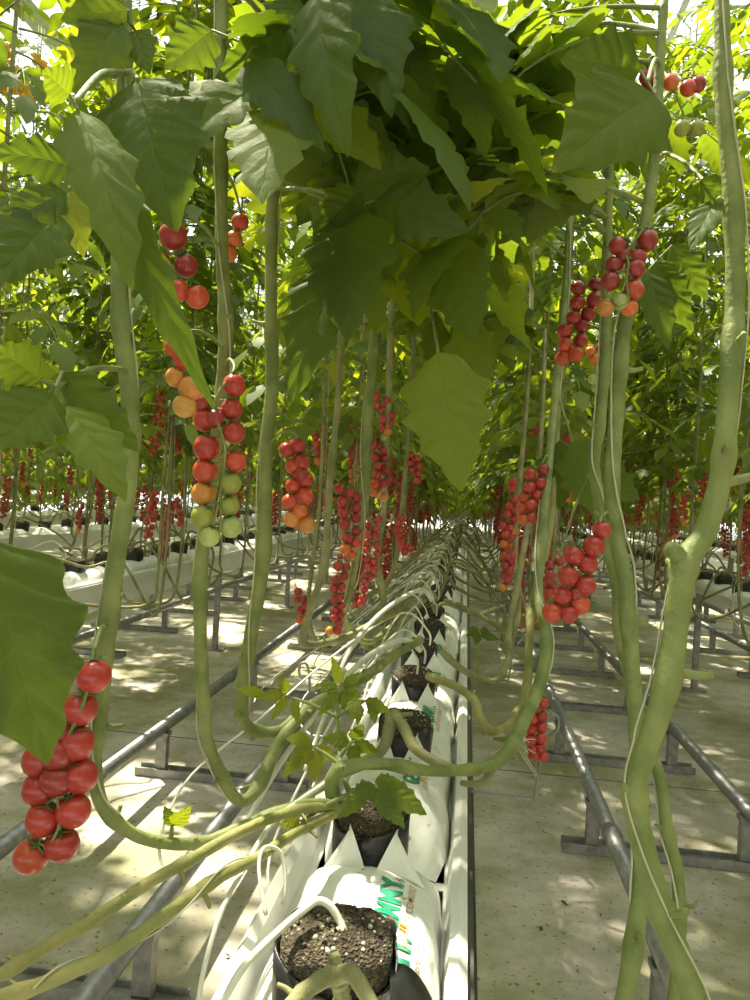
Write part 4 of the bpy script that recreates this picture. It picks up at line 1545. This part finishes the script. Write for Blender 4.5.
# young leafy shoots from the second pot
Y = Plant('young leafy tomato shoot sprouting over the second pot',
          [(345, 668, 1.0), (338, 700, .98), (338, 740, .96), (342, 770, .92), (352, 800, .87)], [1.2, 1.6, 2, 2.4, 2.6], M_STEM, stubs=False)
yl = []


def sprig(pl, cx, cy, d, items, pet, tint=0.35):  # high tints put sunlit brightness into the shoot leaves' colour
    pl.leaf([((cx + a, cy + b), (cx + c, cy + e), w, d, d - 0.01, tl, tint, 0.45) for a, b, c, e, w, tl in items], d, pet, (18, 3))


sprig(Y, 340, 690, .98, [(-2, -4, -30, -2, 14, .3), (0, 0, -22, 26, 16, .2), (2, -4, 26, -18, 13, -.3), (0, -6, -8, -34, 13, .1), (3, 2, 14, 30, 16, .1), (4, -4, 22, 8, 13, .3)], (338, 700, .98), 0.65)
sprig(Y, 365, 700, .95, [(0, 0, 26, 12, 17, .3), (-4, 0, -20, 10, 14, .3), (8, 0, 10, 24, 15, .2), (-4, 4, -8, 26, 11, .1)], (340, 720, .97), 0.70)
sprig(Y, 312, 745, .95, [(0, 0, -22, 24, 22, .2), (-2, -4, -26, -6, 20, .3), (4, 4, 2, 38, 20, .1), (6, 0, 26, 18, 16, .4), (-8, 8, -30, 34, 16, .3)], (341, 765, .93), 0.88)
sprig(Y, 350, 742, .94, [(0, 0, -28, -4, 20, .2), (2, -2, 14, -18, 18, .2), (4, 0, 30, 10, 16, .3), (0, 4, 10, 22, 18, .2)], (341, 755, .94), 0.60)
sprig(Y, 375, 785, .86, [(0, 0, -26, 16, 24, .2), (4, 0, 14, 36, 26, .1), (8, -2, 52, 30, 30, .2), (0, -4, 26, -4, 18, .3), (-6, 4, -38, 34, 22, .2), (6, 8, 30, 44, 22, .2)], (352, 795, .87), 0.55)
sprig(Y, 285, 695, 1.0, [(0, 0, -30, 2, 15, .2), (2, -2, -6, -20, 14, .2), (2, 2, -14, 26, 12, .3), (8, 4, 14, 30, 12, .2), (-20, 0, -48, -6, 14, .3)], (336, 715, .97), 0.88)
sprig(Y, 300, 820, .84, [(0, 0, -22, 6, 20, .2), (4, 4, -4, 16, 14, .2)], (345, 790, .88), 0.88)
# small green leaf standing on the lying stem at left
A.leaf([((172, 826), (191, 806), 22, .76, .75, 0.5, 0.7, 0.4), ((172, 826), (164, 806), 16, .76, .76, 0.4, 0.6, 0.4)], .76, (172, 843, .755), (14, 3))

# canopy leaves of the near plants (each a leaf of its own plant)
for pl, n, z0, z1, seed, ln, sz, tn in ((B, 9, 1.5, 2.1, 2, 0.34, 0.13, 0.4), (D, 10, 1.5, 2.2, 3, 0.36, 0.14, 0.4), (E1, 8, 1.55, 2.4, 4, 0.36, 0.14, 0.5),
                                        (E, 9, 1.5, 2.5, 5, 0.36, 0.15, 0.5), (EB, 9, 1.5, 2.8, 6, 0.36, 0.15, 0.5), (EC, 9, 1.5, 2.8, 7, 0.36, 0.15, 0.5),
                                        (G, 9, 1.5, 2.6, 8, 0.36, 0.15, 0.45), (G3, 10, 1.55, 2.6, 9, 0.36, 0.15, 0.5), (Hh, 10, 1.5, 2.8, 10, 0.38, 0.15, 0.5),
                                        (K2, 6, 1.5, 2.1, 11, 0.28, 0.11, 0.35), (K3, 8, 1.55, 2.1, 12, 0.32, 0.12, 0.4)):
    pl.leaves(n, z0, z1, seed, canopy_ok, ln, sz, tn)

# twines
twine(A, 'pale twine winding down the thick far left stem', 1.3, 1.7, .64, 0.05, 0.68, seed=1)
twine(B, 'pale twine along the second stem from left', 1.2, 1.3, .85, 0.05, 0.62, seed=2)
twine(D, 'pale twine along the third stem from left', 1.4, 1.2, 1.0, 0.05, 0.7, seed=3)
twine(K, 'pale twine running down the stout far right stem', 1.2, 1.5, .53, 0.05, 0.97, seed=4)
twine(K2, 'pale twine along the second stem from right', 1.5, 1.5, .9, 0.05, 0.9, seed=5)
twine(K3, 'pale twine along the thin stem third from right', 1.5, 1.3, 1.0, 0.1, 0.95, seed=6)
twine(G, 'pale twine along the curving stem above the second pot', 1.6, 1.1, 1.5, 0.05, 0.55, seed=7)
twine(N2, 'pale twine around the lower stem lying at lower left', 1.6, 1.6, .56, 0.2, 0.8, seed=8)
twine(E, 'pale twine along the twin centre stems', 1.2, 0.8, 1.6, 0.05, 0.6, seed=9)

# debris on the bags and floor
rn = random.Random(5)
for i in range(26):
    a = MB()
    if i < 14:
        x, y = ROW0 + rn.uniform(-0.05, 0.07), rn.uniform(0.68, 1.6)
        z = 0.775
        sz = rn.uniform(0.003, 0.009)
        lab = 'scrap of dry brown leaf on the white bags'
    else:
        x, y = rn.choice((rn.uniform(-0.62, -0.2), rn.uniform(0.1, 0.46), rn.uniform(0.55, 0.95))), rn.uniform(1.7, 3.4)
        z = 0.004
        sz = rn.uniform(0.006, 0.014)
        lab = 'scrap of dry brown leaf on the concrete floor'
    vs, fs, uv = leaflet(sz * 2.2, sz * 1.4, 6, 2, 3, 0.5, rn.uniform(0.4, 1.6))
    a.add(vs, fs)
    o = link('dry_leaf', a.mesh('dry_leaf', M_DEBRIS))
    o.location = (x, y, z + 0.004)
    o.rotation_euler = (rn.uniform(-.3, .3), rn.uniform(-.3, .3), rn.uniform(0, 6))
    tag(o, lab, 'dry leaf', 'dry leaf scraps ' + ('on the bags' if i < 14 else 'on the floor'))

# ------------------------------------------------------------------ light
w = bpy.data.worlds.new('sky')
SC.world = w
w.use_nodes = True
nt = w.node_tree
bg = nt.nodes['Background']
bg.inputs[0].default_value = (0.96, 0.98, 1.0, 1)
bg.inputs[1].default_value = 1.6
sl = bpy.data.lights.new('sun', 'SUN')
sl.energy = 9.5
sl.angle = math.radians(1.2)
sl.color = (1.0, 0.90, 0.70)
so = bpy.data.objects.new('sun', sl)
C.objects.link(so)
so.rotation_euler = Vector((0.36, -0.28, -0.89)).to_track_quat('-Z', 'Y').to_euler()

vs = SC.view_settings
vs.view_transform = 'Standard'
vs.look = 'None'
vs.exposure = 0.76
vs.gamma = 1
vs.use_curve_mapping = False
SC.cycles.max_bounces = 8
SC.cycles.diffuse_bounces = 5
SC.cycles.transmission_bounces = 6
SC.cycles.transparent_max_bounces = 8
SC.cycles.use_denoising = True
